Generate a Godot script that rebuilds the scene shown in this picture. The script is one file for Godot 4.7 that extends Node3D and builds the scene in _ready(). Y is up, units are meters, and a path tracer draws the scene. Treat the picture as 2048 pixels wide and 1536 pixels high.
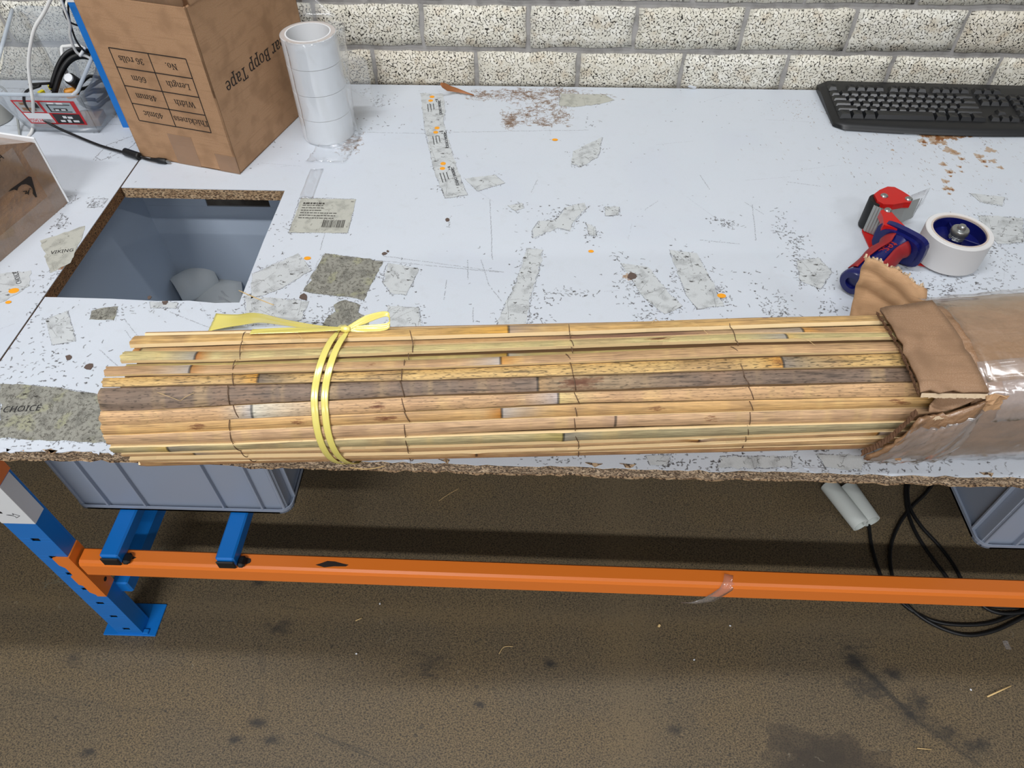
extends Node3D
# A packing bench in a warehouse: a rolled bamboo screen half out of its carton, on a scuffed white worktop
# carried by blue and orange racking in front of a block wall.  Units are metres, y is up.

const TH := 0.775            # height of the worktop
var M := {}
var rng := RandomNumberGenerator.new()

func _ready():
	# ---- camera
	var cam := Camera3D.new(); cam.name = "camera"
	cam.transform = Transform3D(Basis(Vector3.UP, deg_to_rad(1.9007)) * Basis(Vector3.RIGHT, deg_to_rad(-48.6466)) * Basis(Vector3.BACK, deg_to_rad(-0.186)), Vector3(0.01466, 1.4992, 1.49363))
	cam.fov = 56.765; cam.near = 0.02; cam.far = 60.0
	add_child(cam); cam.current = true
	# ---- environment and exposure
	var env := Environment.new()
	env.background_mode = Environment.BG_COLOR; env.background_color = Color(0.5, 0.52, 0.55); env.background_energy_multiplier = 0.2
	env.tonemap_mode = Environment.TONE_MAPPER_LINEAR; env.tonemap_exposure = 0.89
	env.sdfgi_enabled = true; env.ssao_enabled = true; env.ssil_enabled = true
	var we := WorldEnvironment.new(); we.name = "environment"; we.environment = env; add_child(we)
	# ---- the warehouse's strip lamps (fitting and light together)
	rng.seed = 7
	lamp(Vector3(-1.15, 4.05, 3.75), 1.5, 15.0, "white strip lamp in the middle row, to the left of the bench's centre")
	lamp(Vector3(2.3, 4.05, 3.75), 1.5, 6.0, "white strip lamp in the middle row, to the right of the bench's centre")
	lamp(Vector3(-0.8, 4.05, 1.15), 1.5, 6.4, "white strip lamp hanging straight above the bench's left half")
	lamp(Vector3(1.6, 4.05, 1.15), 1.5, 2.0, "white strip lamp hanging straight above the bench's right half")
	lamp(Vector3(-0.8, 3.6, 6.4), 1.5, 10.0, "white strip lamp in the row farthest from the wall, the left one")
	lamp(Vector3(1.9, 3.6, 6.4), 1.5, 7.0, "white strip lamp in the row farthest from the wall, the right one")
	sticker_list()
	materials()
	room()
	bench()
	rack()
	crates()
	bamboo_roll()
	ribbon()
	carton()
	tape_box()
	tape_rolls()
	tub()
	small_box()
	cables()
	keyboard()
	dispenser()
	oddments()

# ============================================================ helpers: nodes
var used := {}
func numbered(n: String) -> String:
	var k: int = used.get(n, 0)
	used[n] = k + 1
	return n if k == 0 else "%s_%03d" % [n, k]

func thing(called: String, label: String, category: String, at := Vector3.ZERO, turn := 0.0, group := "") -> Node3D:
	var o := Node3D.new(); o.name = numbered(called); o.position = at; o.rotation.y = turn
	add_child(o, true); tag(o, label, category, group)
	return o

func tag(o: Node, label: String, category: String, group := "", kind := ""):
	if label: o.set_meta("label", label)
	if category: o.set_meta("category", category)
	if group: o.set_meta("group", group)
	if kind: o.set_meta("kind", kind)

func obj(called: String, st: SurfaceTool, m: Material, parent: Node = self) -> MeshInstance3D:
	st.generate_normals()
	return put(called, st.commit(), m, parent)

func put(called: String, mesh: Mesh, m: Material, parent: Node = self) -> MeshInstance3D:
	var o := MeshInstance3D.new()
	o.name = numbered(called) if parent == self else called
	o.mesh = mesh; o.material_override = m
	o.cast_shadow = GeometryInstance3D.SHADOW_CASTING_SETTING_ON
	parent.add_child(o, true)
	return o

func struct(called: String, st: SurfaceTool, m: Material) -> MeshInstance3D:
	var o := obj(called, st, m); o.set_meta("kind", "structure"); return o

func lamp(at: Vector3, long: float, energy: float, label: String):
	var t := thing("strip_lamp", label, "lamp", at, 0.0, "")
	var st := mb(true)
	rbox(st, Transform3D(Basis.IDENTITY, Vector3(0, 0.05, 0)), Vector3(long + 0.1, 0.07, 0.16), 0.01)
	obj("housing", st, flat("lamp_housing", Color(0.86, 0.86, 0.86), 0.5), t)
	st = mb(true)
	rbox(st, Transform3D(Basis.IDENTITY, Vector3(0, 0.006, 0)), Vector3(long, 0.012, 0.12), 0.003)
	var g := flat("lamp_glow", Color(0.95, 0.97, 1.0), 0.4)
	g.emission_enabled = true; g.emission = Color(0.95, 0.98, 1.0); g.emission_energy_multiplier = 1.5
	obj("lamp_glow_panel", st, g, t)
	for s in [-0.4, 0.4]:
		st = mb(true); tube(st, [Vector3(s * long, 0.08, 0), Vector3(s * long, 0.60, 0)], 0.004, 6)
		obj("hanger", st, flat("lamp_housing", Color(0.86, 0.86, 0.86), 0.5), t)
	var a := AreaLight3D.new(); a.name = "strip_light"
	a.area_size = Vector2(long, 0.12); a.light_energy = energy; a.light_color = Color(0.985, 0.99, 1.0)
	a.area_range = 14.0; a.shadow_enabled = true
	a.position = Vector3(0, -0.012, 0); a.rotation = Vector3(-PI / 2, 0, 0)
	t.add_child(a)

# ============================================================ helpers: shapes
func mb(hard := false) -> SurfaceTool:
	var st := SurfaceTool.new(); st.begin(Mesh.PRIMITIVE_TRIANGLES)
	st.set_smooth_group(-1 if hard else 0)
	return st

func P2(a: Array) -> PackedVector2Array:
	var r := PackedVector2Array()
	for i in range(0, a.size(), 2): r.append(Vector2(a[i], a[i + 1]))
	return r

func tri(st: SurfaceTool, a: Vector3, b: Vector3, c: Vector3, out: Vector3, ua := Vector2.ZERO, ub := Vector2.ZERO, uc := Vector2.ZERO):
	st.set_uv(ua); st.add_vertex(a)
	if (a - c).cross(a - b).dot(out) >= 0:
		st.set_uv(ub); st.add_vertex(b); st.set_uv(uc); st.add_vertex(c)
	else:
		st.set_uv(uc); st.add_vertex(c); st.set_uv(ub); st.add_vertex(b)

func quad(st: SurfaceTool, a: Vector3, b: Vector3, c: Vector3, d: Vector3, out: Vector3):
	tri(st, a, b, c, out); tri(st, a, c, d, out)

# rows of points; "out" gives the outer side at a point
func grid(st: SurfaceTool, rows: Array, out, uv = null):
	for i in rows.size() - 1:
		for j in rows[i].size() - 1:
			var a: Vector3 = rows[i][j]; var b: Vector3 = rows[i][j + 1]; var c: Vector3 = rows[i + 1][j + 1]; var d: Vector3 = rows[i + 1][j]
			var o: Vector3 = out.call((a + b + c + d) / 4.0)
			if uv != null:
				var ua: Vector2 = uv.call(i, j); var ub: Vector2 = uv.call(i, j + 1); var uc: Vector2 = uv.call(i + 1, j + 1); var ud: Vector2 = uv.call(i + 1, j)
				tri(st, a, b, c, o, ua, ub, uc); tri(st, a, c, d, o, ua, uc, ud)
			else:
				quad(st, a, b, c, d, o)

func rbox(st: SurfaceTool, x: Transform3D, size: Vector3, bev := 0.002):
	var h := size / 2; var k := h - Vector3.ONE * bev
	var ctr := x.origin
	var P := func(sx, sy, sz, ax) -> Vector3:
		var v := Vector3(sx * k.x, sy * k.y, sz * k.z)
		v[ax] = [sx, sy, sz][ax] * h[ax]
		return x * v
	for ax in 3:
		var b := (ax + 1) % 3; var c := (ax + 2) % 3
		for s in [-1, 1]:
			var q := []
			for e in [[-1, -1], [1, -1], [1, 1], [-1, 1]]:
				var g := [0, 0, 0]; g[ax] = s; g[b] = e[0]; g[c] = e[1]
				q.append(P.call(g[0], g[1], g[2], ax))
			quad(st, q[0], q[1], q[2], q[3], (q[0] + q[2]) / 2 - ctr)
		for sb in [-1, 1]:
			for sc in [-1, 1]:
				var g := [0, 0, 0]; g[b] = sb; g[c] = sc
				g[ax] = -1; var p0: Vector3 = P.call(g[0], g[1], g[2], b); var p1: Vector3 = P.call(g[0], g[1], g[2], c)
				g[ax] = 1; var p2: Vector3 = P.call(g[0], g[1], g[2], c); var p3: Vector3 = P.call(g[0], g[1], g[2], b)
				quad(st, p0, p1, p2, p3, (p0 + p2) / 2 - ctr)
	for sx in [-1, 1]:
		for sy in [-1, 1]:
			for sz in [-1, 1]:
				var a: Vector3 = P.call(sx, sy, sz, 0); var b2: Vector3 = P.call(sx, sy, sz, 1); var c2: Vector3 = P.call(sx, sy, sz, 2)
				tri(st, a, b2, c2, a - ctr)

func box_between(st: SurfaceTool, lo: Vector3, hi: Vector3, bev := 0.002):
	rbox(st, Transform3D(Basis.IDENTITY, (lo + hi) / 2), hi - lo, bev)

func curve(pts: Array, n: int) -> Array:
	if n <= 1 or pts.size() < 3: return pts
	var out := []
	for i in pts.size() - 1:
		var a: Vector3 = pts[maxi(i - 1, 0)]; var b: Vector3 = pts[i]; var c: Vector3 = pts[i + 1]; var d: Vector3 = pts[mini(i + 2, pts.size() - 1)]
		for k in n: out.append(b.cubic_interpolate(c, a, d, float(k) / n))
	out.append(pts[-1])
	return out

func tube(st: SurfaceTool, pts: Array, radius: float, sides := 8, n := 1, cap := true):
	var p := curve(pts, n)
	var rings := []; var up := Vector3.UP
	for i in p.size():
		var t: Vector3 = (p[mini(i + 1, p.size() - 1)] - p[maxi(i - 1, 0)]).normalized()
		if absf(up.dot(t)) > 0.95: up = Vector3(0.3, 0.2, 1).normalized() if absf(t.z) < 0.8 else Vector3.RIGHT
		var u := (up - t * up.dot(t)).normalized(); var w := t.cross(u); up = u
		var ring := []
		for s in sides + 1:
			var a := TAU * (s % sides) / sides
			ring.append(p[i] + (u * cos(a) + w * sin(a)) * radius)
		rings.append(ring)
	for i in rings.size() - 1:
		for s in sides:
			var a: Vector3 = rings[i][s]; var c: Vector3 = rings[i + 1][s + 1]
			quad(st, a, rings[i][s + 1], c, rings[i + 1][s], (a + c) / 2 - (p[i] + p[i + 1]) / 2)
	if cap:
		for e in [0, rings.size() - 1]:
			var o: Vector3 = (p[0] - p[1]) if e == 0 else (p[-1] - p[-2])
			for s in sides: tri(st, p[e], rings[e][s], rings[e][s + 1], o)

# profile: [r, y, r, y ...] turned about the local y axis of x
func lathe(st: SurfaceTool, x: Transform3D, prof: Array, segs := 32, closed := false, soft := true):
	var pr := P2(prof); var grp := 1
	if closed: pr.append(pr[0])
	var c2 := Vector2.ZERO
	for q in pr: c2 += q / pr.size()
	for i in pr.size() - 1:
		var e := pr[i + 1] - pr[i]
		if e.length() < 1e-6: continue
		var nn := Vector2(e.y, -e.x)
		if i > 0 and absf(e.angle_to(pr[i] - pr[i - 1])) > 0.6: grp += 1
		if soft: st.set_smooth_group(grp)
		for s in segs:
			var a0 := TAU * s / segs; var a1 := TAU * ((s + 1) % segs) / segs
			var d0 := Vector3(cos(a0), 0, sin(a0)); var d1 := Vector3(cos(a1), 0, sin(a1))
			var A := d0 * pr[i].x + Vector3.UP * pr[i].y; var B := d1 * pr[i].x + Vector3.UP * pr[i].y
			var C := d1 * pr[i + 1].x + Vector3.UP * pr[i + 1].y; var D := d0 * pr[i + 1].x + Vector3.UP * pr[i + 1].y
			var o := x.basis * ((d0 + d1) * nn.x * 0.5 + Vector3.UP * nn.y)
			if (A - B).length() > 1e-7: tri(st, x * A, x * B, x * C, o)
			if (C - D).length() > 1e-7: tri(st, x * A, x * C, x * D, o)

# polygon in the local xz plane of x, from y0 up to y1
func prism(st: SurfaceTool, poly: PackedVector2Array, y0: float, y1: float, x := Transform3D.IDENTITY, sides := true, caps := true, uvs := 1.0):
	var idx := Geometry2D.triangulate_polygon(poly)
	var cw := Geometry2D.is_polygon_clockwise(poly)
	if caps:
		for i in range(0, idx.size(), 3):
			var a := poly[idx[i]]; var b := poly[idx[i + 1]]; var c := poly[idx[i + 2]]
			tri(st, x * Vector3(a.x, y1, a.y), x * Vector3(b.x, y1, b.y), x * Vector3(c.x, y1, c.y), x.basis.y, a * uvs, b * uvs, c * uvs)
			tri(st, x * Vector3(a.x, y0, a.y), x * Vector3(b.x, y0, b.y), x * Vector3(c.x, y0, c.y), -x.basis.y, a * uvs, b * uvs, c * uvs)
	if sides:
		for i in poly.size():
			var a := poly[i]; var b := poly[(i + 1) % poly.size()]; var e := b - a
			var o := Vector2(e.y, -e.x) * (-1.0 if cw else 1.0)
			var ov := x.basis * Vector3(o.x, 0, o.y)
			if ov.length() < 1e-9: continue
			# is_polygon_clockwise and the outward side are settled by a probe
			var mid := (a + b) / 2 + o.normalized() * 1e-5
			if Geometry2D.is_point_in_polygon(mid, poly): ov = -ov
			quad(st, x * Vector3(a.x, y0, a.y), x * Vector3(b.x, y0, b.y), x * Vector3(b.x, y1, b.y), x * Vector3(a.x, y1, a.y), ov)

func ragged(poly: PackedVector2Array, step: float, amount: float) -> PackedVector2Array:
	var r := PackedVector2Array()
	for i in poly.size():
		var a := poly[i]; var b := poly[(i + 1) % poly.size()]
		var n := maxi(1, int((b - a).length() / step))
		for k in n:
			var q := a.lerp(b, float(k) / n)
			if k > 0: q += Vector2(rng.randfn(0, amount), rng.randfn(0, amount))
			r.append(q)
	if Geometry2D.triangulate_polygon(r).is_empty(): return poly
	return r

# a thin sheet through rows of points, with thickness
func sheet(st: SurfaceTool, rows: Array, thick: float):
	var m: int = rows.size(); var n: int = rows[0].size(); var low := []
	var nor := []
	for i in m:
		var l := []; var nr := []
		for j in n:
			var du: Vector3 = rows[mini(i + 1, m - 1)][j] - rows[maxi(i - 1, 0)][j]
			var dv: Vector3 = rows[i][mini(j + 1, n - 1)] - rows[i][maxi(j - 1, 0)]
			var nn := du.cross(dv).normalized()
			nr.append(nn); l.append(rows[i][j] - nn * thick)
		low.append(l); nor.append(nr)
	for i in m - 1:
		for j in n - 1:
			var o: Vector3 = nor[i][j] + nor[i + 1][j + 1]
			quad(st, rows[i][j], rows[i][j + 1], rows[i + 1][j + 1], rows[i + 1][j], o)
			quad(st, low[i][j], low[i][j + 1], low[i + 1][j + 1], low[i + 1][j], -o)
	for i in m - 1:
		for j in [0, n - 1]:
			var o2: Vector3 = rows[i][j] - rows[i][1 if j == 0 else n - 2]
			quad(st, rows[i][j], rows[i + 1][j], low[i + 1][j], low[i][j], o2)
	for j in n - 1:
		for i in [0, m - 1]:
			var o3: Vector3 = rows[i][j] - rows[1 if i == 0 else m - 2][j]
			quad(st, rows[i][j], rows[i][j + 1], low[i][j + 1], low[i][j], o3)

func text_mesh(s: String, height: float, font := "Droid Sans", bold := false) -> TextMesh:
	var t := TextMesh.new(); t.text = s
	var f := SystemFont.new(); f.font_names = PackedStringArray([font]); f.font_weight = 700 if bold else 400
	t.font = f; t.font_size = 64; t.pixel_size = height / 64.0; t.depth = 0.0003
	t.curve_step = 2.0
	return t

func words(called: String, s: String, height: float, m: Material, parent: Node, x: Transform3D, font := "Droid Sans", bold := false) -> MeshInstance3D:
	var o := put(called, text_mesh(s, height, font, bold), m, parent); o.transform = x; return o

# ============================================================ materials
func flat(key: String, c: Color, rough := 0.6, metal := 0.0) -> StandardMaterial3D:
	if M.has(key): return M[key]
	var m := StandardMaterial3D.new(); m.resource_name = key
	m.albedo_color = c; m.roughness = rough; m.metallic = metal
	M[key] = m
	return m

func noise(w: int, h: int, sd: int, freq: float, type := FastNoiseLite.TYPE_SIMPLEX_SMOOTH, oct := 3, ret := -1, seamless := true) -> PackedByteArray:
	var n := FastNoiseLite.new(); n.seed = sd; n.frequency = freq; n.noise_type = type
	n.fractal_octaves = oct; n.fractal_type = FastNoiseLite.FRACTAL_FBM if oct > 1 else FastNoiseLite.FRACTAL_NONE
	if ret >= 0: n.cellular_return_type = ret
	var im := n.get_seamless_image(w, h) if seamless else n.get_image(w, h)
	im.convert(Image.FORMAT_L8)
	return im.get_data()

func streaks(w: int, h: int, sd: int, sw: int, freq: float) -> PackedByteArray:
	var n := FastNoiseLite.new(); n.seed = sd; n.frequency = freq; n.fractal_octaves = 4
	var im := n.get_image(sw, h); im.convert(Image.FORMAT_L8); im.resize(w, h, Image.INTERPOLATE_CUBIC)
	return im.get_data()

func tex(im: Image) -> ImageTexture:
	im.generate_mipmaps(); return ImageTexture.create_from_image(im)

func from_bytes(b: PackedByteArray, w: int, h: int) -> Image:
	return Image.create_from_data(w, h, false, Image.FORMAT_RGB8, b)

# blends a list of [0..255 grey field, threshold lo, hi, colour] over a base colour
func layered(w: int, h: int, base: Color, layers: Array) -> PackedByteArray:
	var out := PackedByteArray(); out.resize(w * h * 3)
	var lut := []
	for l in layers:
		var t := PackedFloat32Array(); t.resize(256)
		for i in 256: t[i] = smoothstep(l[1], l[2], i / 255.0) * l[3].a
		lut.append(t)
	var br := base.r * 255.0; var bg := base.g * 255.0; var bb := base.b * 255.0
	var nl := layers.size()
	for i in w * h:
		var r := br; var g := bg; var b := bb
		for k in nl:
			var L: Array = layers[k]
			var a: float = lut[k][L[0][i]]
			if a > 0.0:
				var c: Color = L[3]
				r += (c.r * 255.0 - r) * a; g += (c.g * 255.0 - g) * a; b += (c.b * 255.0 - b) * a
		out[i * 3] = int(r); out[i * 3 + 1] = int(g); out[i * 3 + 2] = int(b)
	return out

func textured(key: String, t: Texture2D, rough: float, scale := Vector3.ONE, world := true) -> StandardMaterial3D:
	var m := flat(key, Color.WHITE, rough)
	m.albedo_texture = t; m.uv1_triplanar = true; m.uv1_world_triplanar = world; m.uv1_scale = scale; m.uv1_triplanar_sharpness = 8.0
	return m

func ink(im: Image, x: float, y: float, c: Color, a: float):
	var px := int(x); var py := int(y)
	if px < 0 or py < 0 or px >= im.get_width() or py >= im.get_height(): return
	im.set_pixel(px, py, im.get_pixel(px, py).lerp(c, a))

func line(im: Image, a: Vector2, b: Vector2, c: Color, al: float, wob := 0.0, gaps := 0.0):
	var n := int(maxf(absf(b.x - a.x), absf(b.y - a.y))) + 1
	var off := 0.0
	for i in n:
		if gaps > 0 and rng.randf() < gaps: continue
		off += rng.randfn(0, wob); off *= 0.97
		var q := a.lerp(b, float(i) / n)
		ink(im, q.x + off, q.y + off, c, al)

func blot(im: Image, p: Vector2, r: float, c: Color, al: float, stretch := 1.0):
	var s := rng.randf() * TAU
	var h := ceili(r * maxf(stretch, 1.0)) + 1
	for y in range(-ceili(r * 1.5), ceili(r * 1.5) + 1):
		for x in range(-h, h + 1):
			var a := atan2(y, x / stretch)
			var rr := r * (1.0 + 0.28 * sin(a * 3 + s) + 0.18 * sin(a * 7 + 2 * s))
			if Vector2(x / stretch, y).length() <= rr: ink(im, p.x + x, p.y + y, c, al)

func specks(im: Image, p: Vector2, spread: Vector2, n: int, c: Color, size := 1.0):
	for i in n:
		var q := p + Vector2(rng.randfn(0, spread.x), rng.randfn(0, spread.y))
		if rng.randf() < 0.45: blot(im, q, rng.randf_range(0.4, 1.3) * size, c, rng.randf_range(0.35, 0.9), rng.randf_range(1.0, 2.2))
		else: squiggle(im, q, rng.randf_range(2, 7) * size, c, rng.randf_range(0.3, 0.8))

func squiggle(im: Image, p: Vector2, len: float, c: Color, al: float):
	var a := rng.randf() * TAU; var q := p
	for i in int(len * 1.6):
		ink(im, q.x, q.y, c, al)
		a += rng.randfn(0, 0.45); q += Vector2(cos(a), sin(a)) * 0.8

func tq(x: float, z: float) -> Vector2: return Vector2((x + 0.76) * 1024.0, (z + 0.01) * 1024.0 / 1.02)

func worktop_texture() -> ImageTexture:
	var w := 2048; var h := 1024
	var broad := noise(w, h, 3, 0.004, FastNoiseLite.TYPE_SIMPLEX_SMOOTH, 2)
	var fine := noise(w, h, 4, 0.35, FastNoiseLite.TYPE_SIMPLEX, 1)
	var grime := noise(w, h, 5, 0.03, FastNoiseLite.TYPE_SIMPLEX_SMOOTH, 4)
	var b := layered(w, h, Color(0.785, 0.81, 0.84), [
		[broad, 0.45, 0.9, Color(0.76, 0.785, 0.83, 0.35)], [fine, 0.55, 1.0, Color(0.76, 0.77, 0.80, 0.35)],
		[grime, 0.60, 0.95, Color(0.74, 0.75, 0.77, 0.22)]])
	var im := from_bytes(b, w, h)
	rng.seed = 11
	var dark := Color(0.20, 0.19, 0.19); var brown := Color(0.40, 0.29, 0.21); var coffee := Color(0.46, 0.25, 0.09)
	# outlines of old adhesive scraps, and flecks of dirt caught round them
	for s in scraps:
		var p: PackedVector2Array = s[0]
		for i in p.size():
			var a := tq(p[i].x, p[i].y); var c := tq(p[(i + 1) % p.size()].x, p[(i + 1) % p.size()].y)
			line(im, a, c, dark, 0.75, 0.3, 0.25); line(im, a + Vector2(0, 1), c + Vector2(1, 0), dark, 0.4, 0.35, 0.4)
			specks(im, a.lerp(c, rng.randf()), Vector2(6, 5), 5, dark, 0.8)
	# clusters of small dark flecks: x, z, spread in x, spread in z, count
	var cl := [-0.6951, 0.66, 0.0286, 0.0257, 40, -0.7222, 0.7512, 0.0286, 0.0429, 50, -0.6571, 0.811, 0.0238, 0.0286, 50, -0.688, 0.8504, 0.019, 0.0286, 30, -0.5526, 0.7247, 0.0571, 0.0143, 40, -0.3998, 0.6752, 0.0286, 0.0214, 60, -0.3808, 0.627, 0.0238, 0.0214, 40, -0.3083, 0.7394, 0.0286, 0.0171, 40, -0.4191, 0.7426, 0.019, 0.0114, 60, -0.3845, 0.5089, 0.0238, 0.0171, 50, -0.2862, 0.7388, 0.0238, 0.02, 70, -0.2656, 0.6479, 0.019, 0.0214, 20, -0.1877, 0.6457, 0.0171, 0.02, 40, -0.1681, 0.7354, 0.019, 0.0143, 40, -0.1193, 0.4874, 0.0076, 0.0086, 6, -0.0396, 0.6415, 0.0238, 0.0429, 10, 0.0071, 0.6402, 0.0152, 0.0571, 70, 0.0088, 0.7304, 0.0238, 0.0114, 60, 0.0765, 0.6675, 0.0238, 0.0057, 45, 0.0496, 0.6854, 0.0076, 0.0086, 14, 0.1861, 0.6352, 0.021, 0.02, 90, 0.2047, 0.681, 0.0238, 0.02, 110, 0.2406, 0.6336, 0.0076, 0.0143, 14, 0.2794, 0.6325, 0.0238, 0.0571, 50, 0.3087, 0.6667, 0.0076, 0.0171, 50, 0.1855, 0.7253, 0.0114, 0.0071, 40, 0.1584, 0.5869, 0.0076, 0.0143, 20, 0.4548, 0.6095, 0.019, 0.0229, 120, 0.4444, 0.5533, 0.0133, 0.0257, 60, 0.4317, 0.5001, 0.0095, 0.0143, 40, 0.4587, 0.5265, 0.0095, 0.0114, 30, 0.3824, 0.6759, 0.0133, 0.0114, 40, 0.387, 0.7067, 0.0133, 0.0071, 50, 0.4633, 0.6958, 0.0114, 0.0086, 30, 0.6534, 0.6396, 0.0571, 0.0286, 160, 0.7048, 0.644, 0.0476, 0.0357, 140, 0.7795, 0.5176, 0.0238, 0.0357, 80, 0.7739, 0.5696, 0.019, 0.0429, 60, 0.7771, 0.4625, 0.0143, 0.0143, 40, 0.6053, 0.6468, 0.0286, 0.0171, 60, 0.4409, 0.4575, 0.0114, 0.0114, 16, 0.3359, 0.4748, 0.0114, 0.0071, 24, 0.3505, 0.4885, 0.0133, 0.0057, 30, 0.3572, 0.6303, 0.019, 0.02, 20, 0.1131, 0.5227, 0.0076, 0.0114, 25, 0.064, 0.468, 0.019, 0.0171, 40, 0.1502, 0.4583, 0.0076, 0.0086, 25, -0.1404, 0.3983, 0.019, 0.0114, 20, 0.185, 0.8063, 0.0048, 0.0071, 0, -0.3074, 0.0721, 0.0133, 0.0143, 40, -0.3443, 0.0403, 0.0095, 0.0086, 16, -0.2816, 0.1742, 0.0286, 0.02, 20, -0.3464, 0.2049, 0.0076, 0.0114, 20, -0.2026, 0.0693, 0.0114, 0.0171, 10, 0.1381, 0.1629, 0.0095, 0.0114, 12, 0.2792, 0.9776, 0.0571, 0.0114, 90, 0.4088, 0.9739, 0.0381, 0.0114, 70, 0.1807, 0.9783, 0.019, 0.0086, 60, 0.4705, 0.9721, 0.0571, 0.0114, 60, 0.5369, 0.9739, 0.0667, 0.0143, 40, 0.0569, 0.9804, 0.0286, 0.0043, 30, -0.6358, 0.9288, 0.0571, 0.0429, 160, -0.5625, 0.9595, 0.0381, 0.0143, 120, -0.6256, 0.8486, 0.0381, 0.0286, 30, -0.8042, 0.2821, 0.0381, 0.0143, 8, -0.5261, 0.2746, 0.0571, 0.0286, 14, -0.7069, 0.4747, 0.019, 0.0286, 10]
	for i in range(0, cl.size(), 5):
		specks(im, tq(cl[i], cl[i + 1]), Vector2(cl[i + 2], cl[i + 3]) * 1024.0, int(cl[i + 4]), dark)
	for i in 420: specks(im, Vector2(rng.randf() * w, rng.randf() * h), Vector2.ZERO, 1, dark, rng.randf_range(0.4, 0.8))
	# scratches: from x, z to x, z
	var sc := [-0.0643, 0.5932, -0.0483, 0.6536, -0.0483, 0.6536, -0.0259, 0.6931, -0.1152, 0.6437, -0.1147, 0.69, -0.0689, 0.7055, -0.0675, 0.7379, -0.2231, 0.5875, -0.0247, 0.6231, 0.242, 0.6216, 0.2879, 0.6786, 0.3995, 0.4293, 0.3862, 0.5286, 0.3878, 0.4221, 0.4153, 0.4582, 0.4764, 0.356, 0.5317, 0.3672, 0.294, 0.5311, 0.358, 0.54, 0.1273, 0.1826, -0.1786, 0.2004, -0.4068, 0.2008, -0.178, 0.2061, 0.0246, 0.3619, 0.0134, 0.4019, -0.5302, 0.7241, -0.4421, 0.7643, -0.5816, 0.7472, -0.5328, 0.7975, -0.5931, 0.8092, -0.4912, 0.8902, -0.331, 0.4789, -0.3281, 0.5749, 0.1804, 0.6112, 0.155, 0.6361, 0.2728, 0.679, 0.2577, 0.7071, 0.4723, 0.7172, 0.4692, 0.6735, 0.2111, 0.4493, 0.2402, 0.4187, 0.5654, 0.4964, 0.5946, 0.5093, -0.0584, 0.4269, -0.0459, 0.5926, -0.086, 0.5938, -0.0817, 0.6427, -0.3254, 0.5878, -0.0326, 0.6233, -0.5734, 0.7681, -0.4773, 0.872, 0.2694, 1.032, 0.2918, 1.0382, 0.3217, 0.3375, 0.3326, 0.3853]
	for i in range(0, sc.size(), 4): line(im, tq(sc[i], sc[i + 1]), tq(sc[i + 2], sc[i + 3]), Color(0.33, 0.33, 0.35), 0.55, 0.12, 0.25)
	for i in 70:
		var a := Vector2(rng.randf() * w, rng.randf() * h); var d := Vector2.from_angle(rng.randfn(0, 0.5) + (PI / 2 if rng.randf() < 0.4 else 0.0)) * rng.randf_range(15, 110)
		line(im, a, a + d, Color(0.5, 0.5, 0.53), 0.3, 0.1, 0.3)
	# grey-brown residue along the wall
	var br := [-0.0567, 0.0481, 0.025, 0.0119, -0.0147, 0.0382, 0.022, 0.0119, 0.0172, 0.0527, 0.02, 0.0143, 0.0331, 0.0949, 0.022, 0.0167, 0.059, 0.0794, 0.02, 0.0214, 0.0077, 0.1224, 0.014, 0.0143, -0.0346, 0.1397, 0.008, 0.0143, -0.0299, 0.1595, 0.006, 0.0095, 0.0686, 0.135, 0.012, 0.0143, 0.0064, 0.031, 0.03, 0.0095, 0.091, 0.0398, 0.025, 0.0095, 0.133, 0.0452, 0.025, 0.0095, 0.0595, 0.0229, 0.018, 0.0071, -0.0991, 0.0448, 0.015, 0.0095, -0.3379, 0.2514, 0.01, 0.019, 0.0282, 0.156, 0.018, 0.0071]
	for i in range(0, br.size(), 4):
		var c := tq(br[i], br[i + 1])
		for k in 80:
			var q := c + Vector2(rng.randfn(0, br[i + 2]), rng.randfn(0, br[i + 3])) * 1024.0
			squiggle(im, q, rng.randf_range(3, 14), brown, rng.randf_range(0.2, 0.65))
			if k % 4 == 0: blot(im, q, rng.randf_range(1, 3.0), brown, 0.4, 1.6)
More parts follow.
